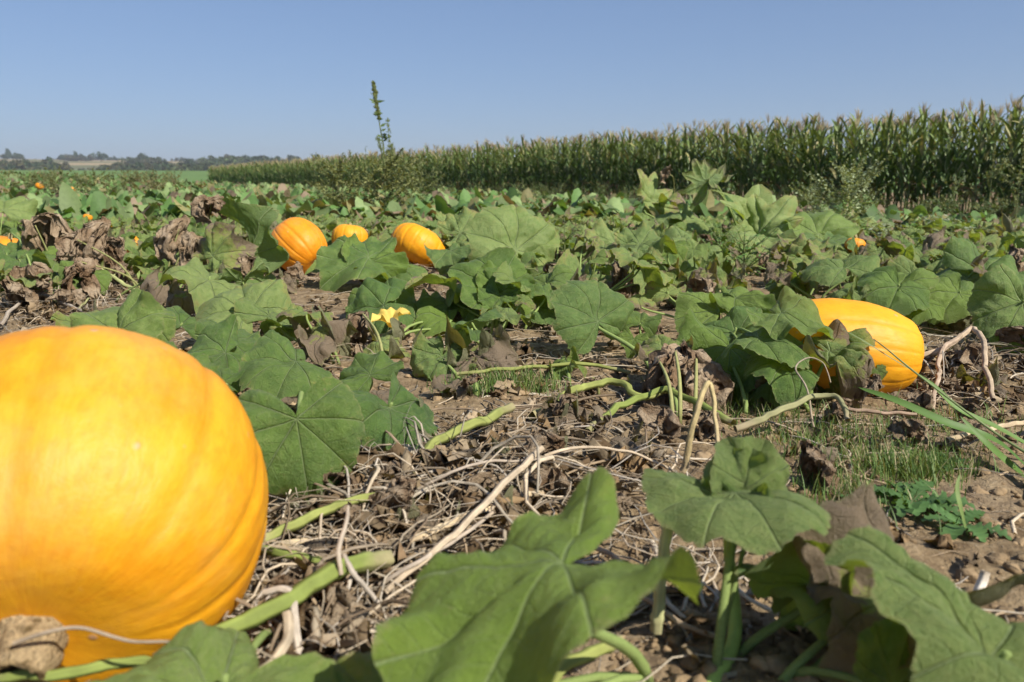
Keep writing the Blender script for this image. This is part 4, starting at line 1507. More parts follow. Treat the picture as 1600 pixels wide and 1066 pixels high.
vine('runner_vine', 'half-dried vine arching before the golden pumpkin', [(1150, 672, 0.02), (1220, 640, 0.05), (1275, 618, 0.06), (1312, 620, 0.06), (1322, 655, 0.03)], 0.008, 0.005, (0.27, 0.26, 0.13), M_STALK)
vine('runner_vine', 'green vine low in the bottom centre under the big leaf', [(820, 1090, 0.02), (900, 1035, 0.03), (965, 1000, 0.03)], 0.0075, 0.0065, GV2, M_STALK)
vine('runner_vine', 'green vine at the lower left corner along the pumpkin foot', [(-20, 1064, 0.05), (60, 1056, 0.055), (150, 1042, 0.05), (260, 1030, 0.04)], 0.006, 0.0055, GV, M_STALK)
vine('bare_stalk', 'hairy yellow-green stump stalk left of the young shoot', [(1022, 985, 0.0), (1030, 925, 0.05), (1044, 850, 0.11), (1049, 802, 0.14)], 0.0072, 0.0062, (0.42, 0.42, 0.20), M_STALK, 'stalk', hairs=700)
for (lab, pts) in (('yellowing bare stalk with its dead tip bent over, behind the young shoot', [(1068, 735, 0.03), (1080, 680, 0.10), (1095, 622, 0.16), (1108, 598, 0.18), (1116, 640, 0.14), (1121, 700, 0.09)]),):
    vine('bare_stalk', lab, pts, 0.0062, 0.0032, (0.40, 0.32, 0.16), M_DRY, 'stalk', 7, False)
vine('bare_stalk', 'long pale stalk leaning among the withered leaves at left', [(105, 365, 0.24), (130, 400, 0.17), (175, 432, 0.09), (232, 466, 0.01)], 0.006, 0.009, (0.40, 0.42, 0.18), M_STALK, 'stalk', 7, False)
vine('bare_stalk', 'thin green stalk crossing the withered leaves at left', [(235, 380, 0.15), (190, 420, 0.10), (150, 455, 0.05), (118, 488, 0.01)], 0.004, 0.004, (0.36, 0.36, 0.17), M_STALK, 'stalk', 7, False)
DRYC = (0.46, 0.37, 0.26)
DRYG = (0.36, 0.30, 0.235)
drys = [
    ('pale dry stem slanting up across the litter heap', [(600, 925, 0.02), (680, 860, 0.05), (750, 795, 0.07), (800, 745, 0.08), (848, 702, 0.08)], 0.0042, 0.0058, DRYC),
    ('straw-coloured dry stem lying right beside the huge pumpkin', [(415, 855, 0.012), (450, 852, 0.014), (482, 848, 0.012)], 0.0065, 0.006, (0.50, 0.40, 0.25)),
    ('straight straw-coloured dry stem lying across the litter', [(640, 850, 0.015), (705, 815, 0.02), (770, 790, 0.025), (845, 768, 0.02)], 0.0058, 0.0052, (0.52, 0.41, 0.26)),
    ('thin grey dry stem curving over the litter heap', [(640, 770, 0.03), (700, 742, 0.06), (760, 722, 0.07), (830, 718, 0.06), (905, 700, 0.04)], 0.0028, 0.0022, DRYG),
    ('thin dry stem looping to the right above the litter', [(850, 712, 0.06), (900, 700, 0.06), (960, 702, 0.055), (1010, 715, 0.04), (1050, 735, 0.02)], 0.0030, 0.0022, DRYC),
    ('grey dry stem forked below the arching vine', [(590, 915, 0.02), (650, 880, 0.045), (720, 838, 0.05), (770, 800, 0.05)], 0.0032, 0.0026, DRYG),
    ('dry stem lying below the big leaf tip', [(955, 900, 0.012), (1005, 935, 0.014), (1065, 975, 0.012), (1130, 1000, 0.01)], 0.0035, 0.003, (0.33, 0.25, 0.17)),
    ('dry stem on bare soil behind the hairy stump', [(915, 845, 0.015), (970, 880, 0.018), (1020, 915, 0.012)], 0.0035, 0.003, (0.34, 0.26, 0.18)),
    ('thick dried vine arching to the ground right of the golden pumpkin', [(1418, 558, 0.05), (1455, 552, 0.06), (1490, 532, 0.09), (1520, 514, 0.11), (1536, 535, 0.10), (1538, 580, 0.05), (1555, 625, 0.01)], 0.0085, 0.006, (0.40, 0.31, 0.215)),
    ('dried vine hanging down beside the golden pumpkin', [(1500, 525, 0.10), (1475, 545, 0.08), (1466, 585, 0.04), (1458, 640, 0.0)], 0.007, 0.005, (0.37, 0.28, 0.20)),
    ('thin wiry dead stalk looped in front of the golden pumpkin', [(1272, 668, 0.0), (1262, 610, 0.07), (1243, 575, 0.11), (1260, 560, 0.125), (1285, 568, 0.115), (1298, 598, 0.08)], 0.0023, 0.0012, (0.30, 0.25, 0.18)),
    ('brown dry vine along the ground at the right edge', [(1480, 690, 0.012), (1540, 672, 0.02), (1600, 660, 0.02), (1660, 655, 0.01)], 0.006, 0.006, (0.46, 0.36, 0.23)),
    ('dry vine on the ground under the golden pumpkin', [(1310, 640, 0.012), (1370, 642, 0.015), (1430, 648, 0.01)], 0.005, 0.004, (0.34, 0.24, 0.17)),
    ('white weathered stick standing on the bare soil at lower right', [(1518, 985, 0.0), (1525, 935, 0.035), (1538, 890, 0.07)], 0.004, 0.0055, (0.62, 0.56, 0.47)),
    ('dry curved vine on the ground behind the top of the huge pumpkin', [(0, 510, 0.01), (25, 478, 0.03), (70, 462, 0.04), (110, 478, 0.03), (165, 500, 0.01)], 0.007, 0.006, (0.40, 0.34, 0.27)),
    ('broad dry strip curling under the huge pumpkin at the bottom', [(390, 1062, 0.01), (430, 1030, 0.03), (450, 995, 0.04), (448, 960, 0.05)], 0.005, 0.006, (0.42, 0.34, 0.24)),
    ('withered tendril draped over the thick vine near the huge pumpkin', [(412, 925, 0.06), (450, 930, 0.06), (462, 985, 0.03), (470, 1050, 0.0)], 0.004, 0.006, (0.42, 0.36, 0.29)),
    ('thin twig lying on the broken stem of the huge pumpkin', [(20, 1005, 0.10), (80, 985, 0.11), (130, 982, 0.11), (200, 1000, 0.10), (300, 1002, 0.09)], 0.0022, 0.0014, (0.30, 0.24, 0.17)),
    ('dry tendril standing up from the vine joint near the pumpkin', [(534, 900, 0.06), (530, 860, 0.09), (540, 820, 0.11), (545, 790, 0.12)], 0.0030, 0.0022, (0.42, 0.35, 0.27)),
    ('dry tendril drooping from the vine joint to the soil', [(537, 868, 0.07), (555, 895, 0.06), (575, 925, 0.03), (598, 952, 0.0)], 0.0035, 0.003, (0.44, 0.38, 0.31)),
]
for lab, pts, r0, r1, col in drys:
    vine('dry_stem', lab, pts, r0, r1, col, M_DRY, 'stem', 7, False)


def litter_density(px, py):
    w = 0.05
    for (cx, cy, sx, sy, a) in ((700, 790, 210, 110, 1.0), (520, 900, 120, 110, 0.8), (900, 740, 160, 60, 0.8), (130, 480, 220, 40, 1.0), (420, 560, 120, 90, 0.7), (1500, 580, 110, 60, 1.0),
                                (1060, 860, 130, 90, 0.22), (1350, 680, 160, 50, 0.35), (850, 560, 200, 70, 0.35), (480, 1000, 120, 70, 0.8), (680, 420, 700, 70, 0.4)):
        w = max(w, a * math.exp(-((px - cx) / sx) ** 2 - ((py - cy) / sy) ** 2))
    return w


def build_litter():
    mb = MB()
    cols = np.array([(0.52, 0.43, 0.31), (0.42, 0.34, 0.245), (0.58, 0.50, 0.38), (0.30, 0.225, 0.15), (0.50, 0.44, 0.36), (0.40, 0.30, 0.19)])
    n = 0
    while n < 4300:
        d = 0.8 + 6.0 * RNG.random() ** 1.7
        x = RNG.uniform(-0.72, 0.72) * d
        px, py = project((x, d, 0.01))
        w = litter_density(px, py)
        if RNG.random() > w:
            continue
        n += 1
        L = RNG.uniform(0.05, 0.26) * (1.0 if RNG.random() < 0.8 else 1.6)
        a = RNG.uniform(0, 6.28)
        k = RNG.normal(0, 5.0)
        m = 7
        s = np.linspace(0, 1, m)
        ang = a + k * L * s + 0.5 * np.sin(s * RNG.uniform(3, 9) + RNG.uniform(0, 6))
        step = L / (m - 1)
        X = x + np.cumsum(np.cos(ang)) * step
        Y = d + np.cumsum(np.sin(ang)) * step
        hh = RNG.random() ** 1.6 * 0.075 * w + 0.003
        Z = np.array([tz(x, d)] * m) + 0.002 + hh * np.sin(np.pi * np.clip(s * RNG.uniform(0.7, 1.3) + RNG.uniform(-0.2, 0.2), 0, 1)) + RNG.random() * 0.045 * w
        r = (0.0005 + 0.0026 * RNG.random() ** 1.5) * (1.9 if RNG.random() < 0.16 else 1)
        mb.tube(np.stack([X, Y, Z], 1), r * (1.1 - 0.5 * s), 4, cols[RNG.integers(0, 6)] * RNG.uniform(0.45, 1.1), cap=False, flat=RNG.uniform(0.15, 1))
    o = link('dry_vine_litter', mb.mesh('dry_vine_litter', M_LITTER))
    tag(o, 'tangle of thin dry vine stems and tendrils on the soil', None, None, 'stuff')
    # crumpled leaf scraps
    mb = MB()
    g = np.linspace(-1, 1, 6)
    gx, gy = np.meshgrid(g, g)
    base = np.stack([gx.ravel(), gy.ravel(), 0 * gx.ravel()], 1)
    F = np.array([[i * 6 + j, i * 6 + j + 1, i * 6 + j + 7, i * 6 + j + 6] for i in range(5) for j in range(5)])
    shapes = []
    for s in range(14):
        W = base * (1 - 0.25 * np.hypot(base[:, 0], base[:, 1])[:, None] * 0.5)
        W = W + 0.80 * vvec(W * 1.9 + s * 7, s, 3) + np.array([0, 0, 0.5]) * np.abs(W[:, :1] * RNG.uniform(-1, 1))
        shapes.append(W)
    n = 0
    while n < 3000:
        d = 0.8 + 6.5 * RNG.random() ** 1.6
        x = RNG.uniform(-0.72, 0.72) * d
        px, py = project((x, d, 0.01))
        w = litter_density(px, py)
        if RNG.random() > w:
            continue
        n += 1
        s = (0.005 + 0.034 * RNG.random() ** 2.5) * (0.6 + 0.6 * w)
        W = shapes[RNG.integers(0, 14)] * s * np.array([1, RNG.uniform(0.4, 1), RNG.uniform(0.6, 1.3)])
        a, b = RNG.uniform(0, 6.28), RNG.normal(0, 0.6)
        ca, sa, cb, sb = math.cos(a), math.sin(a), math.cos(b), math.sin(b)
        W = np.stack([W[:, 0], W[:, 1] * cb - W[:, 2] * sb, W[:, 1] * sb + W[:, 2] * cb], 1)
        W = np.stack([W[:, 0] * ca - W[:, 1] * sa, W[:, 0] * sa + W[:, 1] * ca, W[:, 2]], 1)
        mb.add(W + np.array([x, d, tz(x, d) + s * 0.5 + RNG.random() * 0.02 * w]), F, cols[RNG.integers(0, 6)] * np.array([0.74, 0.67, 0.57]) * RNG.uniform(0.4, 1.05))
    o = link('leaf_litter', mb.mesh('leaf_litter', M_LITTER))
    tag(o, 'crumpled scraps of dead leaves scattered on the soil', None, None, 'stuff')


build_litter()

# dead leaves lying on the ground, picked out one by one
fallen = [
    ('brown shrivelled leaf heap below the arching vine', 630, 850, 0.085, 0, 1.0), ('dark shrivelled leaf left of the vine joint', 560, 860, 0.06, 3, 2.0),
    ('dead leaf rolled up in the middle of the litter', 870, 760, 0.10, 1, 0.2), ('grey-brown dead leaf at the right end of the litter', 1030, 690, 0.09, 2, 2.2),
    ('crumpled dead leaf under the looped stalk', 1100, 690, 0.085, 3, 4.0), ('dried leaf curled on the soil right of the young shoot', 1262, 760, 0.085, 0, 4.4),
    ('dead leaf hanging off the half-dried vine', 1318, 660, 0.075, 1, 1.2), ('dead leaf strip dangling below the thick hairy vine', 455, 985, 0.075, 5, 0.2),
    ('torn dead leaf on the soil below the vine joint', 520, 985, 0.07, 1, 2.9), ('dead leaf on the ground beside the ribbed pumpkin', 400, 430, 0.13, 4, 2.0),
    ('brown dead leaf behind the yellow blossom', 680, 455, 0.10, 0, 2.0), ('brown shrivelled leaf under the bright shoot', 800, 515, 0.10, 3, 1.7),
    ('grey dead leaf by the dried vine at right', 1500, 590, 0.10, 2, 3.0), ('dead leaf near the right edge under the broad leaf', 1570, 560, 0.11, 4, 5.0),
    ('dead leaf above the hairy stump on bare soil', 975, 830, 0.045, 2, 1.0), ('dead leaf low between dying pair and grass tuft', 740, 640, 0.05, 4, 1.0),
    ('dead leaf scrap left of the heart-shaped leaf', 330, 640, 0.07, 4, 0.3), ('dry leaf at the foot of the dark upright leaf', 470, 440, 0.12, 0, 3.3),
    ('shrivelled leaf on the litter behind the huge pumpkin', 60, 480, 0.12, 2, 1.3), ('shrivelled leaf left of the upright folded leaf', 110, 490, 0.11, 4, 4.3),
    ('shrivelled leaf beside the small dead leaf on the vine', 905, 640, 0.06, 3, 1.0),
]
for lab, px, py, s, v, rz in fallen:
    c = gp(px, py, 0.0)
    o = link('fallen_leaf', DEAD[v])
    s *= 1.35
    o.location = (c.x, c.y, tz(c.x, c.y) + s * 0.45 + 0.02)
    o.scale = (s, s, s * 0.8)
    o.rotation_euler = (random.uniform(-0.4, 0.4), random.uniform(-0.4, 0.4), rz)
    tag(o, lab, 'dead leaf', 'dead leaves lying on the ground')

n = 0
while n < 130:
    d = 1.15 + 3.4 * random.random() ** 1.3
    x = random.uniform(-0.66, 0.66) * d
    px, py = project((x, d, 0.02))
    if py > 1010 or random.random() > litter_density(px, py) + 0.10 or (px > 1080 and py > 720) or (px < 430 and py > 530):
        continue
    n += 1
    sc = random.uniform(0.04, 0.10)
    flat_ = random.random() < 0.45
    o = link('fallen_leaf', random.choice(CURL if flat_ else DEAD))
    o.location = (x, d, tz(x, d) + (0.03 if flat_ else sc * 0.4 + 0.02))
    o.scale = (sc, sc, sc)
    o.rotation_euler = (random.uniform(-0.5, 0.5), random.uniform(-0.5, 0.5), random.uniform(0, 6.28))
    o['age'] = 1.6
    o['pale'] = 0.5
    tag(o, 'small brown dead leaf lying among the dry vines and straw', 'dead leaf', 'small dead leaves among the straw')

# ------------------------------------------------------------------ maize
def ribbon(mb, p0, az, elev, length, width, bend, col, segs=8, twist=0.0, fold=0.35):
    s = np.linspace(0, 1, segs + 1)
    el = elev - bend * s ** 1.5
    st = length / segs
    ds = np.concatenate([[0], np.cumsum(np.cos(el))[:-1] * st])
    zs = np.concatenate([[0], np.cumsum(np.sin(el))[:-1] * st])
    w = width * np.sin(np.pi * np.clip(s * 0.93 + 0.07, 0, 1)) ** 0.6 * (1 - 0.35 * s)
    c, q = math.cos(az), math.sin(az)
    tw = twist * s
    cen = np.stack([p0[0] + ds * c, p0[1] + ds * q, p0[2] + zs], 1)
    sx = np.stack([-q * np.cos(tw), c * np.cos(tw), np.sin(tw)], 1)
    up = np.stack([-np.sin(el) * c, -np.sin(el) * q, np.cos(el)], 1)
    Lf = cen + sx * w[:, None] / 2 + up * (fold * w[:, None] / 2)
    Rt = cen - sx * w[:, None] / 2 + up * (fold * w[:, None] / 2)
    V = np.stack([Lf, cen, Rt], 1).reshape(-1, 3)
    F = []
    for i in range(segs):
        a = i * 3
        F += [[a, a + 1, a + 4, a + 3], [a + 1, a + 2, a + 5, a + 4]]
    mb.add(V, F, col)


def maize_parts(seed, segs=8):
    rs = np.random.default_rng(seed)
    H = rs.uniform(1.48, 1.62)
    parts = []
    mb = MB()
    s = np.linspace(0, 1, 10)
    lean = rs.normal(0, 0.04, 2)
    axis = np.stack([lean[0] * s ** 2, lean[1] * s ** 2, H * s], 1)
    mb.tube(axis, 0.013 * (1 - 0.6 * s), 6, np.array([[0.16, 0.20, 0.07]]) * (1 - 0.15 * np.repeat(s, 6)[:, None]))
    parts.append(('stalk', mb, M_CORN))
    a0 = rs.uniform(0, 6.28)
    nl = rs.integers(13, 16)
    for i in range(nl):
        f = (i + 0.6) / nl
        z = H * (0.06 + 0.89 * f)
        pos = np.array([lean[0] * (z / H) ** 2, lean[1] * (z / H) ** 2, z])
        mb = MB()
        az = a0 + math.pi * (i % 2) + rs.normal(0, 0.35)
        if f < 0.26 and rs.random() < 0.35:
            ribbon(mb, pos, az, 0.9, rs.uniform(0.3, 0.5), 0.05, rs.uniform(2.0, 2.8), np.array([0.22, 0.15, 0.07]) * rs.uniform(0.5, 1.1), segs, rs.normal(0, 1))
        else:
            g = np.array([0.070, 0.125, 0.030]) if f < 0.55 else np.array([0.135, 0.190, 0.050])  # shade below and sun on top put into the leaf colour
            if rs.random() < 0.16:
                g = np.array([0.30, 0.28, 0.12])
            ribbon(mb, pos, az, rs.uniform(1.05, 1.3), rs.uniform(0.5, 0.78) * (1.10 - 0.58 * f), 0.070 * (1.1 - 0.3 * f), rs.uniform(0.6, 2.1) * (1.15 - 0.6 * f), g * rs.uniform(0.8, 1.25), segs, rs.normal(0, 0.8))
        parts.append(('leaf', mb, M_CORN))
    mb = MB()
    top = np.array([lean[0], lean[1], H])
    for k in range(9):
        az = rs.uniform(0, 6.28)
        el = 1.5 if k == 0 else rs.uniform(1.1, 1.48)
        L = rs.uniform(0.16, 0.27)
        dv = np.array([math.cos(az) * math.cos(el), math.sin(az) * math.cos(el), math.sin(el)])
        P = top + dv * (np.linspace(0, 1, 4) * L)[:, None]
        P[:, 2] -= 0.03 * np.linspace(0, 1, 4) ** 2
        mb.tube(P, [0.003, 0.0050, 0.0045, 0.002], 3, np.array([0.42, 0.335, 0.205]) * rs.uniform(0.75, 1.2), cap=False)
    parts.append(('tassel', mb, M_TASSEL))
    mb = MB()
    z = H * rs.uniform(0.42, 0.52)
    az = a0 + rs.normal(0, 0.4)
    s = np.linspace(0, 1, 7)
    P = np.array([0.01 * math.cos(az), 0.01 * math.sin(az), z]) + np.stack([0.07 * s * math.cos(az), 0.07 * s * math.sin(az), 0.20 * s], 1)
    mb.tube(P, 0.026 * np.sin(np.pi * (0.12 + 0.83 * s)) ** 0.7, 7, (0.22, 0.24, 0.10))
    parts.append(('ear', mb, M_CORN))
    return parts


NVAR = 7
maize_sets = []
maize_whole = []
for v in range(NVAR):
    prt = maize_parts(900 + v)
    maize_sets.append([(nm, mb.mesh('maize_' + nm, mt)) for nm, mb, mt in prt])
    wb = MB()
    for nm, mb, mt in prt:
        off = wb.n
        wb.V += mb.V
        wb.L += [l + off for l in mb.L]
        wb.T += mb.T
        wb.Cc += mb.Cc
        wb.n += mb.n
    maize_whole.append((wb.mesh('maize_plant', M_CORN), np.concatenate(wb.V), np.concatenate(wb.L), np.concatenate(wb.T), np.concatenate(wb.Cc)))

ELEN = float(np.linalg.norm(E1 - E0))
MLAB_NEAR = 'tall green maize plant in the front row near the right edge of the photo'
MLAB_MID = 'green maize plant in the front row at the middle of the field edge'
MLAB_FAR = 'small far maize plant in the front row running away to the left'
s_ = 0.0
idx = 0
while s_ < ELEN and idx < 300:
    j = RNG.normal(0, 0.05, 2)
    x, y = E0 + EDIR * s_ + j
    k = int(RNG.integers(0, NVAR))
    lab, grp = (MLAB_NEAR, 'near maize plants of the front row') if y < 19 else ((MLAB_MID, 'maize plants in the middle of the front row') if y < 36 else (MLAB_FAR, 'far maize plants of the front row'))
    sc = float(RNG.uniform(0.95, 1.06))
    if y < 19 and project((x, y, 1.0))[0] < 1700:
        e = empty('maize_plant', (x, y, 0), lab, 'maize', grp)
        e.rotation_euler.z = float(RNG.uniform(0, 6.28))
        e.scale = (sc, sc, sc)
        for nm, me in maize_sets[k]:
            link(nm, me, e)
    else:
        e = link('maize_plant', maize_whole[k][0])
        e.location = (x, y, 0)
        e.rotation_euler.z = float(RNG.uniform(0, 6.28))
        e.scale = (sc, sc, sc)
        tag(e, lab, 'maize', grp)
    idx += 1
    s_ += 0.145 if y < 24 else 0.26


def maize_field():
    """the rows behind, where single plants can no longer be told apart"""
    Vs, Ls, Ts, Cs, n = [], [], [], [], 0
    wholes = []
    for v in range(4):
        prt = maize_parts(950 + v, 4)
        wb = MB()
        for nm, mb, mt in prt:
            off = wb.n
            wb.V += mb.V
            wb.L += [l + off for l in mb.L]
            wb.T += mb.T
            wb.Cc += mb.Cc
            wb.n += mb.n
        wholes.append((np.concatenate(wb.V), np.concatenate(wb.L), np.concatenate(wb.T), np.concatenate(wb.Cc)))
    pos = []
    for row in range(1, 7):
        s = 0.0
        while s < ELEN + 2:
            pos.append(E0 + EDIR * s + ENRM * (0.60 * row - 0.2) + RNG.normal(0, 0.06, 2))
            s += (0.19 if s < 30 else 0.30) * (1 if row < 3 else 1.5)
    # far end of the field
    for row in range(0, 60):
        for q in range(3):
            pos.append(E1 + ENRM * (0.5 * row) - EDIR * (0.6 * q) + RNG.normal(0, 0.06, 2))
    for p_ in pos:
        V, L_, T_, C_ = wholes[RNG.integers(0, 4)]
        a = RNG.uniform(0, 6.28)
        ca, sa = math.cos(a), math.sin(a)
        sc = RNG.uniform(0.92, 1.07)
        W = np.stack([V[:, 0] * ca - V[:, 1] * sa, V[:, 0] * sa + V[:, 1] * ca, V[:, 2]], 1) * sc
        W[:, 0] += p_[0]
        W[:, 1] += p_[1]
        Vs.append(W)
        Ls.append(L_ + n)
        Ts.append(T_)
        Cs.append(C_ * RNG.uniform(0.85, 1.15))
        n += len(V)
    me = make_mesh('maize_field', np.concatenate(Vs), np.concatenate(Ls), np.concatenate(Ts), M_CORN, np.concatenate(Cs))
    o = link('maize_field', me)
    tag(o, 'dense maize rows behind the front row', None, None, 'stuff')
    print('maize field verts', n)


maize_field()

# ------------------------------------------------------------------ weeds
def weed(name, label, px, d, height, spread=0.2, nbr=10, leaf=0.05, nl=9, col=(0.09, 0.15, 0.05), seed=1, spike=0.0, lean=0.0, group=None, stemc=(0.17, 0.20, 0.08), ratio=0.4, up=0.8, r0=0.006):
    rs = np.random.default_rng(seed)
    b = at(px, 300, d)
    x, y = b.x, b.y
    z = tz(x, y)
    e = empty(name, (x, y, z), label, 'weed', group)
    ms, mf, mh = MB(), MB(), MB()
    s = np.linspace(0, 1, 8)
    ln = rs.normal(lean, 0.04)
    axis = np.stack([ln * height * s ** 1.5, 0.05 * height * rs.normal() * s, height * s], 1)
    ms.tube(axis, r0 * (1.1 - 0.85 * s), 5, stemc)

    def leaves(P, cnt, size):
        for f in np.linspace(0.15, 1.0, cnt):
            q = f * (len(P) - 1)
            i = min(int(q), len(P) - 2)
            c = P[i] + (P[i + 1] - P[i]) * (q - i)
            az, el = rs.uniform(0, 6.28), rs.uniform(-0.3, 0.7)
            L = size * rs.uniform(0.6, 1.3) * (1.15 - 0.5 * f)
            dv = np.array([math.cos(az) * math.cos(el), math.sin(az) * math.cos(el), math.sin(el)])
            sd = np.array([-math.sin(az), math.cos(az), rs.normal(0, 0.3)]) * L * ratio * 0.5
            mid = c + dv * L * 0.5 + np.array([0, 0, -0.05 * L])
            tip = c + dv * L + np.array([0, 0, -0.22 * L])
            mf.add([c, mid - sd, tip, mid + sd], [[0, 1, 2], [0, 2, 3]], np.array(col) * rs.uniform(0.7, 1.3))

    def seeds(P, cnt, size, w):
        for _ in range(cnt):
            f = rs.uniform(0, 1)
            q = f * (len(P) - 1)
            i = min(int(q), len(P) - 2)
            c = P[i] + (P[i + 1] - P[i]) * (q - i) + rs.normal(0, 1, 3) * w * (1.05 - f)
            dv = rs.normal(0, 1, 3) + np.array([0, 0, 1.0])
            dv = dv / np.linalg.norm(dv) * size
            sd = np.cross(dv, rs.normal(0, 1, 3)) * 0.5
            mh.add([c - dv, c + sd, c + dv, c - sd], [[0, 1, 2], [0, 2, 3]], np.array([0.17, 0.19, 0.075]) * rs.uniform(0.7, 1.35))

    leaves(axis, max(4, nl), leaf)
    for k in range(nbr):
        f = rs.uniform(0.12, 0.85)
        i = int(f * 7)
        p0 = axis[i]
        az = rs.uniform(0, 6.28)
        L = spread * rs.uniform(0.6, 1.2) * (1.2 - 0.6 * f)
        P = p0 + np.stack([L * np.cos(az) * s, L * np.sin(az) * s, L * up * (s ** 1.2)], 1)
        ms.tube(P, r0 * 0.45 * (1.05 - 0.7 * s), 4, stemc, cap=False)
        leaves(P, nl, leaf * 0.8)
        if spike:
            seeds(P[3:], int(10 * spike), leaf * 0.20, 0.012)
    if spike:
        seeds(axis[4:], int(60 * spike), leaf * 0.17, 0.018)
    link('stem', ms.mesh('stem', M_WEED, offset=None), e)
    tag(link('foliage', mf.mesh('foliage', M_WEED), e), kind='stuff')
    if mh.n:
        tag(link('seed_head', mh.mesh('seed_head', M_WEED), e), kind='stuff')
    return e


def tall_pigweed():
    """the lone spire above the maize line"""
    b = at(602, 300, 11.5)
    x, y = b.x, b.y
    z = tz(x, y)
    e = empty('pigweed', (x, y, z), 'tall solitary pigweed spire rising above the maize line', 'weed')
    top = at(585, 128, 11.5)
    rs = np.random.default_rng(5)
    ms, mf, mh = MB(), MB(), MB()
    pts = [(0, 0, 0)] + [tuple(at(px, py, 11.5) - Vector((x, y, z))) for px, py in ((600, 240), (595, 205), (590, 175), (586, 150), (583, 127))]
    A = spline(pts, 26)
    ms.tube(A, np.linspace(0.014, 0.002, 26), 6, (0.20, 0.24, 0.09))
    def dart(c, dv, L, w, col, m):
        dv = dv / np.linalg.norm(dv)
        sd = np.cross(dv, [0.2, -1, 0.3])
        sd = sd / np.linalg.norm(sd) * w * 0.5
        m.add([c, c + dv * L * 0.45 - sd, c + dv * L, c + dv * L * 0.45 + sd], [[0, 1, 2], [0, 2, 3]], col)
    for k in range(900):
        f = rs.random()
        i = int(13 + f * 12)
        fl = (i - 13) / 12.0
        wid = 0.030 * math.sin(math.pi * min(1, 0.25 + 0.75 * fl)) ** 0.8 + 0.006
        if i < 20:
            wid *= 0.55
        c = A[min(i, 25)] + rs.normal(0, 1, 3) * wid * 0.5
        dart(c, rs.normal(0, 0.5, 3) + np.array([0, 0, 1.2]), rs.uniform(0.02, 0.05), 0.014, np.array([0.14, 0.165, 0.055]) * rs.uniform(0.6, 1.4), mh)
    for k in range(22):
        i = int(rs.uniform(7, 19))
        az = rs.uniform(0, 6.28)
        dart(A[i], np.array([math.cos(az), math.sin(az), rs.uniform(-0.2, 0.7)]), rs.uniform(0.07, 0.14), 0.04, np.array([0.085, 0.13, 0.045]) * rs.uniform(0.6, 1.3), mf)
    for px, py, tx, ty in ((604, 262, 606, 190), (598, 262, 590, 218), (606, 258, 612, 228)):
        P = spline([at(px, py, 11.5) - Vector((x, y, z)), at((px + tx) / 2 + 3, (py + ty) / 2, 11.45) - Vector((x, y, z)), at(tx, ty, 11.4) - Vector((x, y, z))], 10)
        ms.tube(P, np.linspace(0.006, 0.002, 10), 4, (0.20, 0.24, 0.09))
        for k in range(130):
            c = P[rs.integers(3, 10)] + rs.normal(0, 1, 3) * 0.012
            dart(c, rs.normal(0, 0.5, 3) + np.array([0, 0, 1.2]), rs.uniform(0.02, 0.04), 0.012, np.array([0.13, 0.16, 0.055]) * rs.uniform(0.6, 1.4), mh)
    link('stem', ms.mesh('stem', M_WEED), e)
    tag(link('foliage', mf.mesh('foliage', M_WEED), e), kind='stuff')
    tag(link('seed_head', mh.mesh('seed_head', M_WEED), e), kind='stuff')


tall_pigweed()
YG = (0.25, 0.26, 0.10)
weed('weed_bush', 'bushy yellow-green weed round the foot of the tall spire', 600, 10.8, 0.98, 0.45, 44, 0.085, 22, YG, 3, 2.5, up=0.7)
weed('weed_bush', 'bushy weed just left of the tall spire', 535, 11.0, 0.90, 0.48, 44, 0.085, 22, YG, 4, 2.5, up=0.7)
weed('weed_bush', 'bushy weed to the right of the tall spire', 655, 11.5, 0.92, 0.45, 36, 0.085, 20, (0.17, 0.20, 0.075), 6, 1.5, up=0.7)
weed('pigweed', 'thin pigweed spike standing left of the tall spire', 573, 11.4, 1.02, 0.10, 5, 0.06, 6, (0.10, 0.14, 0.05), 7, 0.6, up=1.2)
weed('pigweed', 'short pigweed with a broad leaf left of the thin spike', 558, 11.3, 0.98, 0.12, 5, 0.09, 5, (0.09, 0.13, 0.045), 8, 0.8, up=1.2)
weed('pigweed', 'thin pigweed spike standing right of the tall spire', 622, 11.6, 1.05, 0.10, 5, 0.05, 6, (0.10, 0.14, 0.05), 9, 0.8, up=1.2)
weed('feathery_weed', 'feathery grey-green weed in front of the dark maize on the right', 1315, 8.6, 0.80, 0.44, 60, 0.056, 34, (0.36, 0.43, 0.26), 13, 2.5, 0.10, up=0.75, ratio=0.6)
weed('feathery_weed', 'smaller feathery weed left of the big feathery one', 1262, 9.6, 0.62, 0.24, 26, 0.04, 22, (0.33, 0.40, 0.23), 14, 2.0, 0.0, up=0.8, ratio=0.6)
weed('green_weed', 'bright green weed under the feathery one', 1322, 7.2, 0.42, 0.24, 22, 0.05, 12, (0.12, 0.21, 0.05), 15, 0.0, 0.0, up=0.8)
weed('pigweed', 'pigweed with upright seed spikes before the maize at the right edge', 1548, 9.6, 1.02, 0.26, 12, 0.085, 7, (0.10, 0.155, 0.07), 16, 2.0, 0.03, up=1.1)
weed('pigweed', 'second seed-spiked pigweed cut off by the right edge', 1592, 9.3, 1.00, 0.26, 12, 0.085, 7, (0.10, 0.15, 0.06), 17, 2.0, -0.04, up=1.1)
weed('pigweed', 'short leafy pigweed before the dark maize stalks', 1490, 9.4, 0.62, 0.20, 10, 0.07, 7, (0.10, 0.16, 0.06), 18, 0.7, 0.0, up=1.0)
weed('green_weed', 'fine upright weed with dark stem in the middle of the field', 884, 4.6, 0.36, 0.14, 14, 0.030, 9, (0.12, 0.19, 0.06), 19, 0.4, 0.0, up=1.0, ratio=0.3)
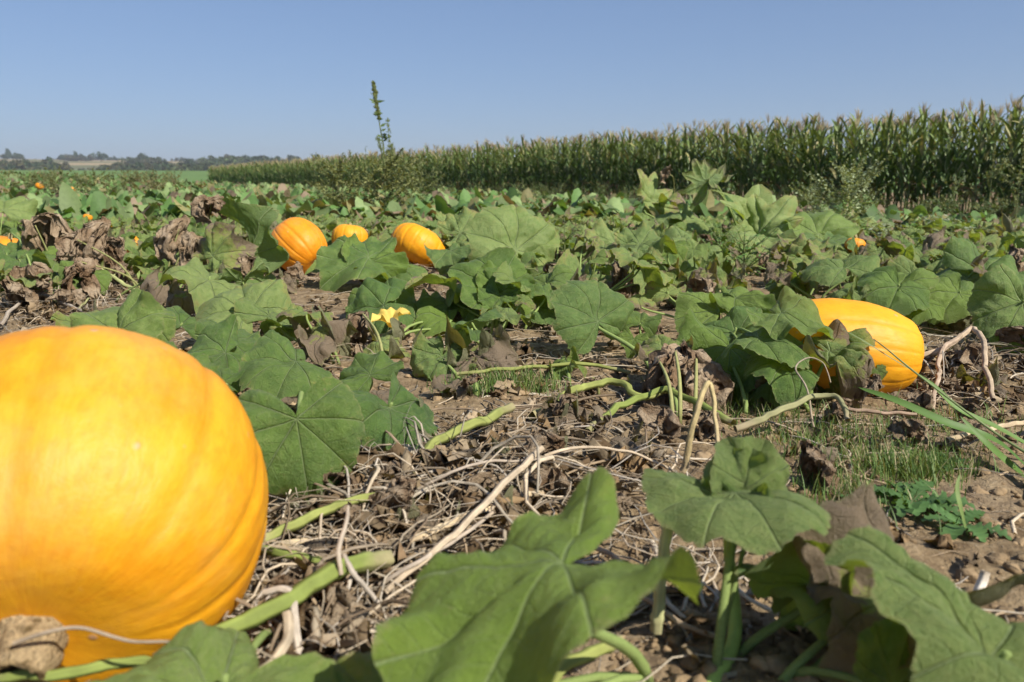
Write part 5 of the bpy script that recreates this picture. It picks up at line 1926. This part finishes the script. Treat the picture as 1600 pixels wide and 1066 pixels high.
weed('green_weed', 'bright leafy weed left of the broad leaves behind the golden pumpkin', 1170, 4.2, 0.30, 0.20, 22, 0.042, 10, (0.12, 0.23, 0.06), 20, 0.0, 0.0, up=0.8)
weed('green_weed', 'bright low weed between pale leaf heap and silvery plant', 1130, 4.6, 0.30, 0.20, 20, 0.042, 10, (0.12, 0.22, 0.06), 21, 0.0, 0.0, up=0.8)
weed('green_weed', 'airy weed right of the upright pale leaf', 900, 4.9, 0.28, 0.18, 16, 0.03, 9, (0.13, 0.19, 0.07), 22, 0.4, 0.0, up=0.9)
weed('green_weed', 'thin pale stalk weed rising above the far field beside the maize corner', 344, 18.0, 1.10, 0.05, 3, 0.03, 3, (0.25, 0.22, 0.14), 23, 0.3, 0.0, up=1.4, r0=0.004)
k = 0
for px in range(1340, 1640, 22):
    for row in range(2):
        k += 1
        d = random.uniform(5.4, 8.4)
        weed('leafy_weed', 'low leafy weed in the tangled strip between the pumpkins and the maize, right side', px + random.uniform(-12, 12), d, random.uniform(0.08, 0.17), 0.15, 14, random.choice((0.07, 0.085, 0.11)), 10, random.choice(((0.10, 0.17, 0.055), (0.27, 0.31, 0.21), (0.14, 0.24, 0.06), (0.21, 0.24, 0.13))), 200 + k, 0.5 * (k % 2), 0.0, 'low leafy weeds before the maize on the right', up=0.8, ratio=0.55)
for k in range(26):
    px = random.uniform(330, 1250)
    d = random.uniform(11.0, 13.0) if px > 700 else random.uniform(12, 26)
    b = at(px, 300, d)
    if b.x > edge_x(d) - 0.5:
        d = 0.9 * d
        b = at(px, 300, d)
        if b.x > edge_x(d) - 0.5:
            continue
    weed('leafy_weed', 'low leafy weed along the foot of the maize', px, d, random.uniform(0.3, 0.6), 0.25, 12, 0.07, 8, random.choice(((0.085, 0.14, 0.05), (0.15, 0.19, 0.08), (0.11, 0.17, 0.05))), 300 + k, 0.6 * (k % 2), 0.0, 'low weeds along the maize foot', up=0.8, ratio=0.5)
for k in range(90):
    y = random.uniform(9.0, 34.0) if k < 60 else random.uniform(9.0, 15.0)
    x = edge_x(y) - random.uniform(0.25, 1.3)
    px = project((x, y, 0.2))[0]
    if px > 1680:
        continue
    weed('leafy_weed', 'low leafy weed along the foot of the maize', px, y, random.uniform(0.15, 0.34) if y < 16 else random.uniform(0.25, 0.6), 0.24, 14, 0.08, 8, random.choice(((0.075, 0.125, 0.045), (0.13, 0.17, 0.08), (0.10, 0.15, 0.05))), 600 + k, 0.6 * (k % 2), 0.0, 'low weeds along the maize foot', up=0.8, ratio=0.5)
for k in range(34):
    px = random.uniform(-30, 320)
    d = random.uniform(15, 40)
    weed('leafy_weed', 'brownish weed standing out of the far left of the field', px, d, random.uniform(0.45, 0.85), 0.4, 14, 0.12, 8, random.choice(((0.20, 0.16, 0.08), (0.12, 0.15, 0.06), (0.17, 0.18, 0.08))), 400 + k, 1.0, 0.0, 'brownish weeds in the far left of the field', up=0.8, ratio=0.6)


# grass
def build_grass():
    mb = MB()

    def tuft(px, py, n, spread, hmin, hmax, w=0.0011):
        c = gp(px, py, 0)
        for _ in range(n):
            x = c.x + RNG.normal(0, spread)
            y = c.y + RNG.normal(0, spread * 0.8)
            h = RNG.uniform(hmin, hmax)
            az = RNG.uniform(0, 6.28)
            b = RNG.uniform(0.1, 0.9)
            s = np.linspace(0, 1, 5)
            P = np.stack([x + math.cos(az) * h * b * s ** 1.6, y + math.sin(az) * h * b * s ** 1.6, tz(x, y) + h * s * (1 - 0.3 * b * s)], 1)
            sd = np.array([-math.sin(az), math.cos(az), 0]) * w
            wv = (1 - s ** 2)[:, None]
            V = np.stack([P - sd * wv, P + sd * wv], 1).reshape(-1, 3)
            F = [[i * 2, i * 2 + 1, i * 2 + 3, i * 2 + 2] for i in range(4)]
            u = RNG.random()
            cc = np.array([0.11, 0.19, 0.045]) if u < 0.62 else (np.array([0.18, 0.24, 0.06]) if u < 0.82 else np.array([0.40, 0.34, 0.19]))
            mb.add(V, F, cc * RNG.uniform(0.7, 1.2))
    for px, py, n, sp in ((795, 618, 260, 0.05), (755, 612, 200, 0.05), (835, 612, 160, 0.04), (1425, 745, 330, 0.035), (1390, 735, 160, 0.04), (1460, 735, 160, 0.04),
                          (1260, 690, 160, 0.07), (1320, 690, 150, 0.07), (1230, 650, 120, 0.07), (1350, 790, 120, 0.06), (1290, 770, 140, 0.06), (1380, 690, 180, 0.09),
                          (1480, 660, 160, 0.08), (1270, 720, 120, 0.05), (980, 430, 120, 0.2), (1200, 420, 200, 0.3), (1150, 640, 60, 0.05)):
        tuft(px, py, int(n * 1.6), sp * 1.15, 0.015, 0.070)
    o = link('grass', mb.mesh('grass', M_GRASS))
    tag(o, 'fine thin grass tufts on the soil', None, None, 'stuff')


build_grass()


def blade(parent, pts, w, col, twist=0.6):
    P = spline([p_ for p_ in pts], 18)
    s = np.linspace(0, 1, 18)
    T = np.gradient(P, axis=0)
    T /= np.linalg.norm(T, axis=1)[:, None]
    sd = np.cross(T, np.array([0.1, -0.75, 0.65]))
    sd /= np.linalg.norm(sd, axis=1)[:, None]
    nn = np.cross(sd, T)
    tw = twist * (s - 0.5)
    sd = sd * np.cos(tw)[:, None] + nn * np.sin(tw)[:, None]
    ww = (w * np.sin(np.pi * np.clip(s * 0.9 + 0.1, 0, 1)) ** 0.55)[:, None] / 2
    V = np.stack([P - sd * ww, P + nn * ww * -0.3, P + sd * ww], 1).reshape(-1, 3) - np.array(parent.location)
    F = []
    for i in range(17):
        a = i * 3
        F += [[a, a + 1, a + 4, a + 3], [a + 1, a + 2, a + 5, a + 4]]
    mb = MB()
    mb.add(V, F, col)
    return link('blade', mb.mesh('blade', M_GRASS), parent)


b = gp(1640, 790, 0.0)
e = empty('grass_stalk', (b.x, b.y, tz(b.x, b.y)), 'coarse green grass stalk with broad blades leaning in from the right edge', 'grass')
blade(e, [gp(1640, 765, 0.02), at(1560, 690, 1.52), at(1480, 660, 1.55), at(1400, 625, 1.6), at(1340, 605, 1.65)], 0.018, (0.10, 0.19, 0.04), 0.8)
blade(e, [gp(1650, 720, 0.02), at(1560, 668, 1.55), at(1500, 640, 1.58), at(1462, 605, 1.6), at(1430, 582, 1.62)], 0.013, (0.13, 0.23, 0.05), 0.5)
blade(e, [gp(1650, 790, 0.02), at(1590, 735, 1.45), at(1540, 690, 1.47), at(1500, 650, 1.5)], 0.016, (0.11, 0.20, 0.04), 0.4)
blade(e, [at(1430, 582, 1.62), at(1390, 558, 1.64), at(1345, 530, 1.66), at(1312, 512, 1.68)], 0.003, (0.17, 0.22, 0.08), 0.2)
mb = MB()
P = spline([gp(1650, 735, 0.02), at(1560, 680, 1.54), at(1440, 590, 1.6), at(1385, 545, 1.64), at(1365, 530, 1.66)], 20)
mb.tube(P - np.array(e.location), np.linspace(0.0032, 0.0010, 20), 6, (0.20, 0.26, 0.10))
link('culm', mb.mesh('culm', M_GRASS), e)
b = gp(1512, 842, 0.0)
e = empty('grass_stalk', (b.x, b.y, tz(b.x, b.y)), 'single narrow grass blade arching over the thistle on bare soil', 'grass')
blade(e, [gp(1514, 846, 0.0), at(1503, 800, 1.16), at(1496, 765, 1.17), at(1500, 740, 1.18)], 0.008, (0.20, 0.28, 0.09), 0.3)


def thistle(px, py, label, size, nl, seed):
    rs = np.random.default_rng(seed)
    c = gp(px, py, 0)
    e = empty('thistle', (c.x, c.y, tz(c.x, c.y)), label, 'weed')
    for k in range(nl):
        az = k / nl * 6.283 + rs.normal(0, 0.25)
        L = size * rs.uniform(0.7, 1.15)
        m = 22
        s = np.linspace(0, 1, m)
        el = rs.uniform(0.25, 0.8) - 0.9 * s
        P = np.stack([np.cumsum(np.cos(el)) * L / m, 0 * s, np.cumsum(np.sin(el)) * L / m], 1)
        w = L * 0.20 * np.sin(np.pi * np.clip(s * 0.92 + 0.06, 0, 1)) ** 0.7 * (0.72 + 0.42 * ((np.arange(m) % 4) < 2))
        zz = 0.25 * w * np.sin(np.arange(m) * 1.7)
        V = np.stack([P + np.stack([0.3 * w, w, zz + 0.2 * w], 1), P, P + np.stack([0.3 * w, -w, -zz + 0.2 * w], 1)], 1).reshape(-1, 3)
        F = []
        for i in range(m - 1):
            a = i * 3
            F += [[a, a + 1, a + 4, a + 3], [a + 1, a + 2, a + 5, a + 4]]
        mb = MB()
        mb.add(V, F, np.array([0.085, 0.165, 0.05]) * rs.uniform(0.8, 1.25))
        o = link('leaf', mb.mesh('thistle_leaf', M_WEED), e)
        o.rotation_euler.z = az
        o.location = (0.003 * math.cos(az), 0.003 * math.sin(az), 0.006)


thistle(1425, 800, 'spiny green thistle rosette on bare soil at right, the largest', 0.085, 11, 1)
thistle(1350, 800, 'small spiny thistle left of the largest thistle', 0.05, 8, 2)
thistle(1500, 835, 'flat thistle with long leaves right of the largest thistle', 0.07, 8, 3)
thistle(1475, 735, 'young thistle behind the fine grass tuft on the right', 0.05, 7, 4)
thistle(752, 622, 'tiny green weed at the edge of the grass tuft below the dying leaves', 0.03, 6, 5)

# ------------------------------------------------------------------ distant trees
def crown(seed, n=320, sx=1.0, sz=0.8):
    rs = np.random.default_rng(seed)
    V, F, col = [], [], []
    lobes = [(rs.normal(0, 0.42, 3) * np.array([sx, sx, 0.5 * sz]) + np.array([0, 0, 0.55]), rs.uniform(0.28, 0.5)) for _ in range(9)]
    for i in range(n):
        c, r_ = lobes[rs.integers(0, 9)]
        dv = rs.normal(0, 1, 3)
        dv /= np.linalg.norm(dv)
        p_ = c + dv * r_ * rs.uniform(0.6, 1.0)
        p_[2] = max(p_[2], 0.02)
        s = rs.uniform(0.07, 0.14)
        t = rs.normal(0, 1, (4, 3)) * s
        V.append(p_ + t)
        F.append(np.array([[0, 1, 2], [0, 2, 3]]) + 4 * i)
        col.append(np.tile(rs.uniform(0.7, 1.3), (4, 1)))
    return np.concatenate(V), np.concatenate(F), np.concatenate(col)


CROWNS = [crown(s, 360, rr, zz) for s, rr, zz in ((1, 1.0, 0.9), (2, 1.3, 0.7), (3, 0.8, 1.1), (4, 1.1, 0.8))]


def far_tree(px, d, h, label, seed, col=(0.06, 0.085, 0.035)):
    p_ = at(px, 270, d)
    z = float(terrain(p_.x, p_.y)[0])
    h *= 0.72
    e = empty('tree', (p_.x, p_.y, z), label, 'tree', None)
    V, F, c = CROWNS[seed % 4]
    mb = MB()
    mb.add(V * np.array([h * 0.55, h * 0.55, h * 0.75]) + np.array([0, 0, h * 0.18]), F, c * np.array(col))
    link('crown', mb.mesh('crown', M_TREE), e)
    mb = MB()
    mb.tube([(0, 0, -0.3), (0, 0.1, h * 0.3), (0.15, 0.1, h * 0.6)], [h * 0.04, h * 0.03, h * 0.012], 6, (0.10, 0.075, 0.05))
    link('trunk', mb.mesh('trunk', M_BARK), e)


for px, d, h, lab, sd in (
        (372, 560, 12, 'round pale-green tree on the skyline, just left of the maize corner', 1), (388, 560, 10, 'lower tree right beside the round pale-green skyline tree', 2),
        (226, 720, 12, 'dark tree on the skyline, highest in the middle of the left wood', 3), (160, 760, 11, 'single round tree standing by itself in the pale far field', 1),
        (120, 850, 12, 'wide skyline tree left of the single round tree', 2), (78, 520, 11, 'tallest tree at the left end of the wood', 0),
        (15, 900, 14, 'skyline tree nearest the left edge of the photo', 2), (300, 620, 9, 'small skyline tree right of the middle of the left wood', 3)):
    far_tree(px, d, h, lab, sd, (0.085, 0.12, 0.045) if 'pale' in lab and px > 300 else (0.05, 0.078, 0.034))


def woodland():
    mb = MB()
    rs = np.random.default_rng(77)
    def belt(px0, px1, d0, d1, n, h0, h1):
        for _ in range(n):
            px = rs.uniform(px0, px1)
            d = rs.uniform(d0, d1)
            p_ = at(px, 270, d)
            h = rs.uniform(h0, h1)
            z = float(terrain(p_.x, p_.y)[0])
            V, F, c = CROWNS[rs.integers(0, 4)]
            colr = np.array([(0.05, 0.078, 0.036), (0.065, 0.085, 0.036), (0.085, 0.085, 0.045), (0.055, 0.07, 0.04)][rs.integers(0, 4)])
            mb.add(V * np.array([h * 0.7, h * 0.7, h * 0.8]) + np.array([p_.x, p_.y, z - 0.02 * h]), F, c * colr)
    belt(165, 330, 410, 490, 190, 4, 8.0)
    belt(-60, 105, 420, 520, 170, 4, 8.0)
    belt(105, 170, 470, 500, 24, 2, 4)
    belt(-60, 40, 840, 900, 30, 4, 7)
    belt(100, 145, 840, 900, 20, 4, 7)
    belt(205, 260, 660, 700, 34, 4, 7)
    belt(290, 330, 650, 700, 18, 3, 6)
    belt(330, 470, 540, 640, 90, 5, 9)
    belt(-60, 460, 950, 1000, 60, 2, 6)
    belt(-400, -60, 430, 900, 120, 4, 10)
    belt(460, 1700, 560, 900, 160, 4, 9)
    o = link('woodland', mb.mesh('woodland', M_TREE))
    tag(o, 'far dark belts of trees and hedges on the hills', None, None, 'stuff')


woodland()
print('objects', len(bpy.data.objects))


# ------------------------------------------------------------------ haze
def build_haze():
    me = bpy.data.meshes.new('haze')
    x, z0, z1 = 3100, -16, 60
    v = [(a, b, c) for a in (-x, x) for b in (-x, x) for c in (z0, z1)]
    f = [(0, 1, 3, 2), (4, 6, 7, 5), (0, 4, 5, 1), (2, 3, 7, 6), (0, 2, 6, 4), (1, 5, 7, 3)]
    me.from_pydata(v, [], f)
    m = bpy.data.materials.new('haze')
    m.use_nodes = True
    n = m.node_tree.nodes
    n.remove(n['Principled BSDF'])
    pv = n.new('ShaderNodeVolumePrincipled')
    pv.inputs['Color'].default_value = (0.86, 0.90, 1.0, 1)
    pv.inputs['Density'].default_value = 0.00034
    pv.inputs['Anisotropy'].default_value = 0.2
    m.node_tree.links.new(pv.outputs[0], n['Material Output'].inputs['Volume'])
    me.materials.append(m)
    tag(link('haze', me), 'faint bluish summer haze in the air', None, None, 'stuff')


build_haze()
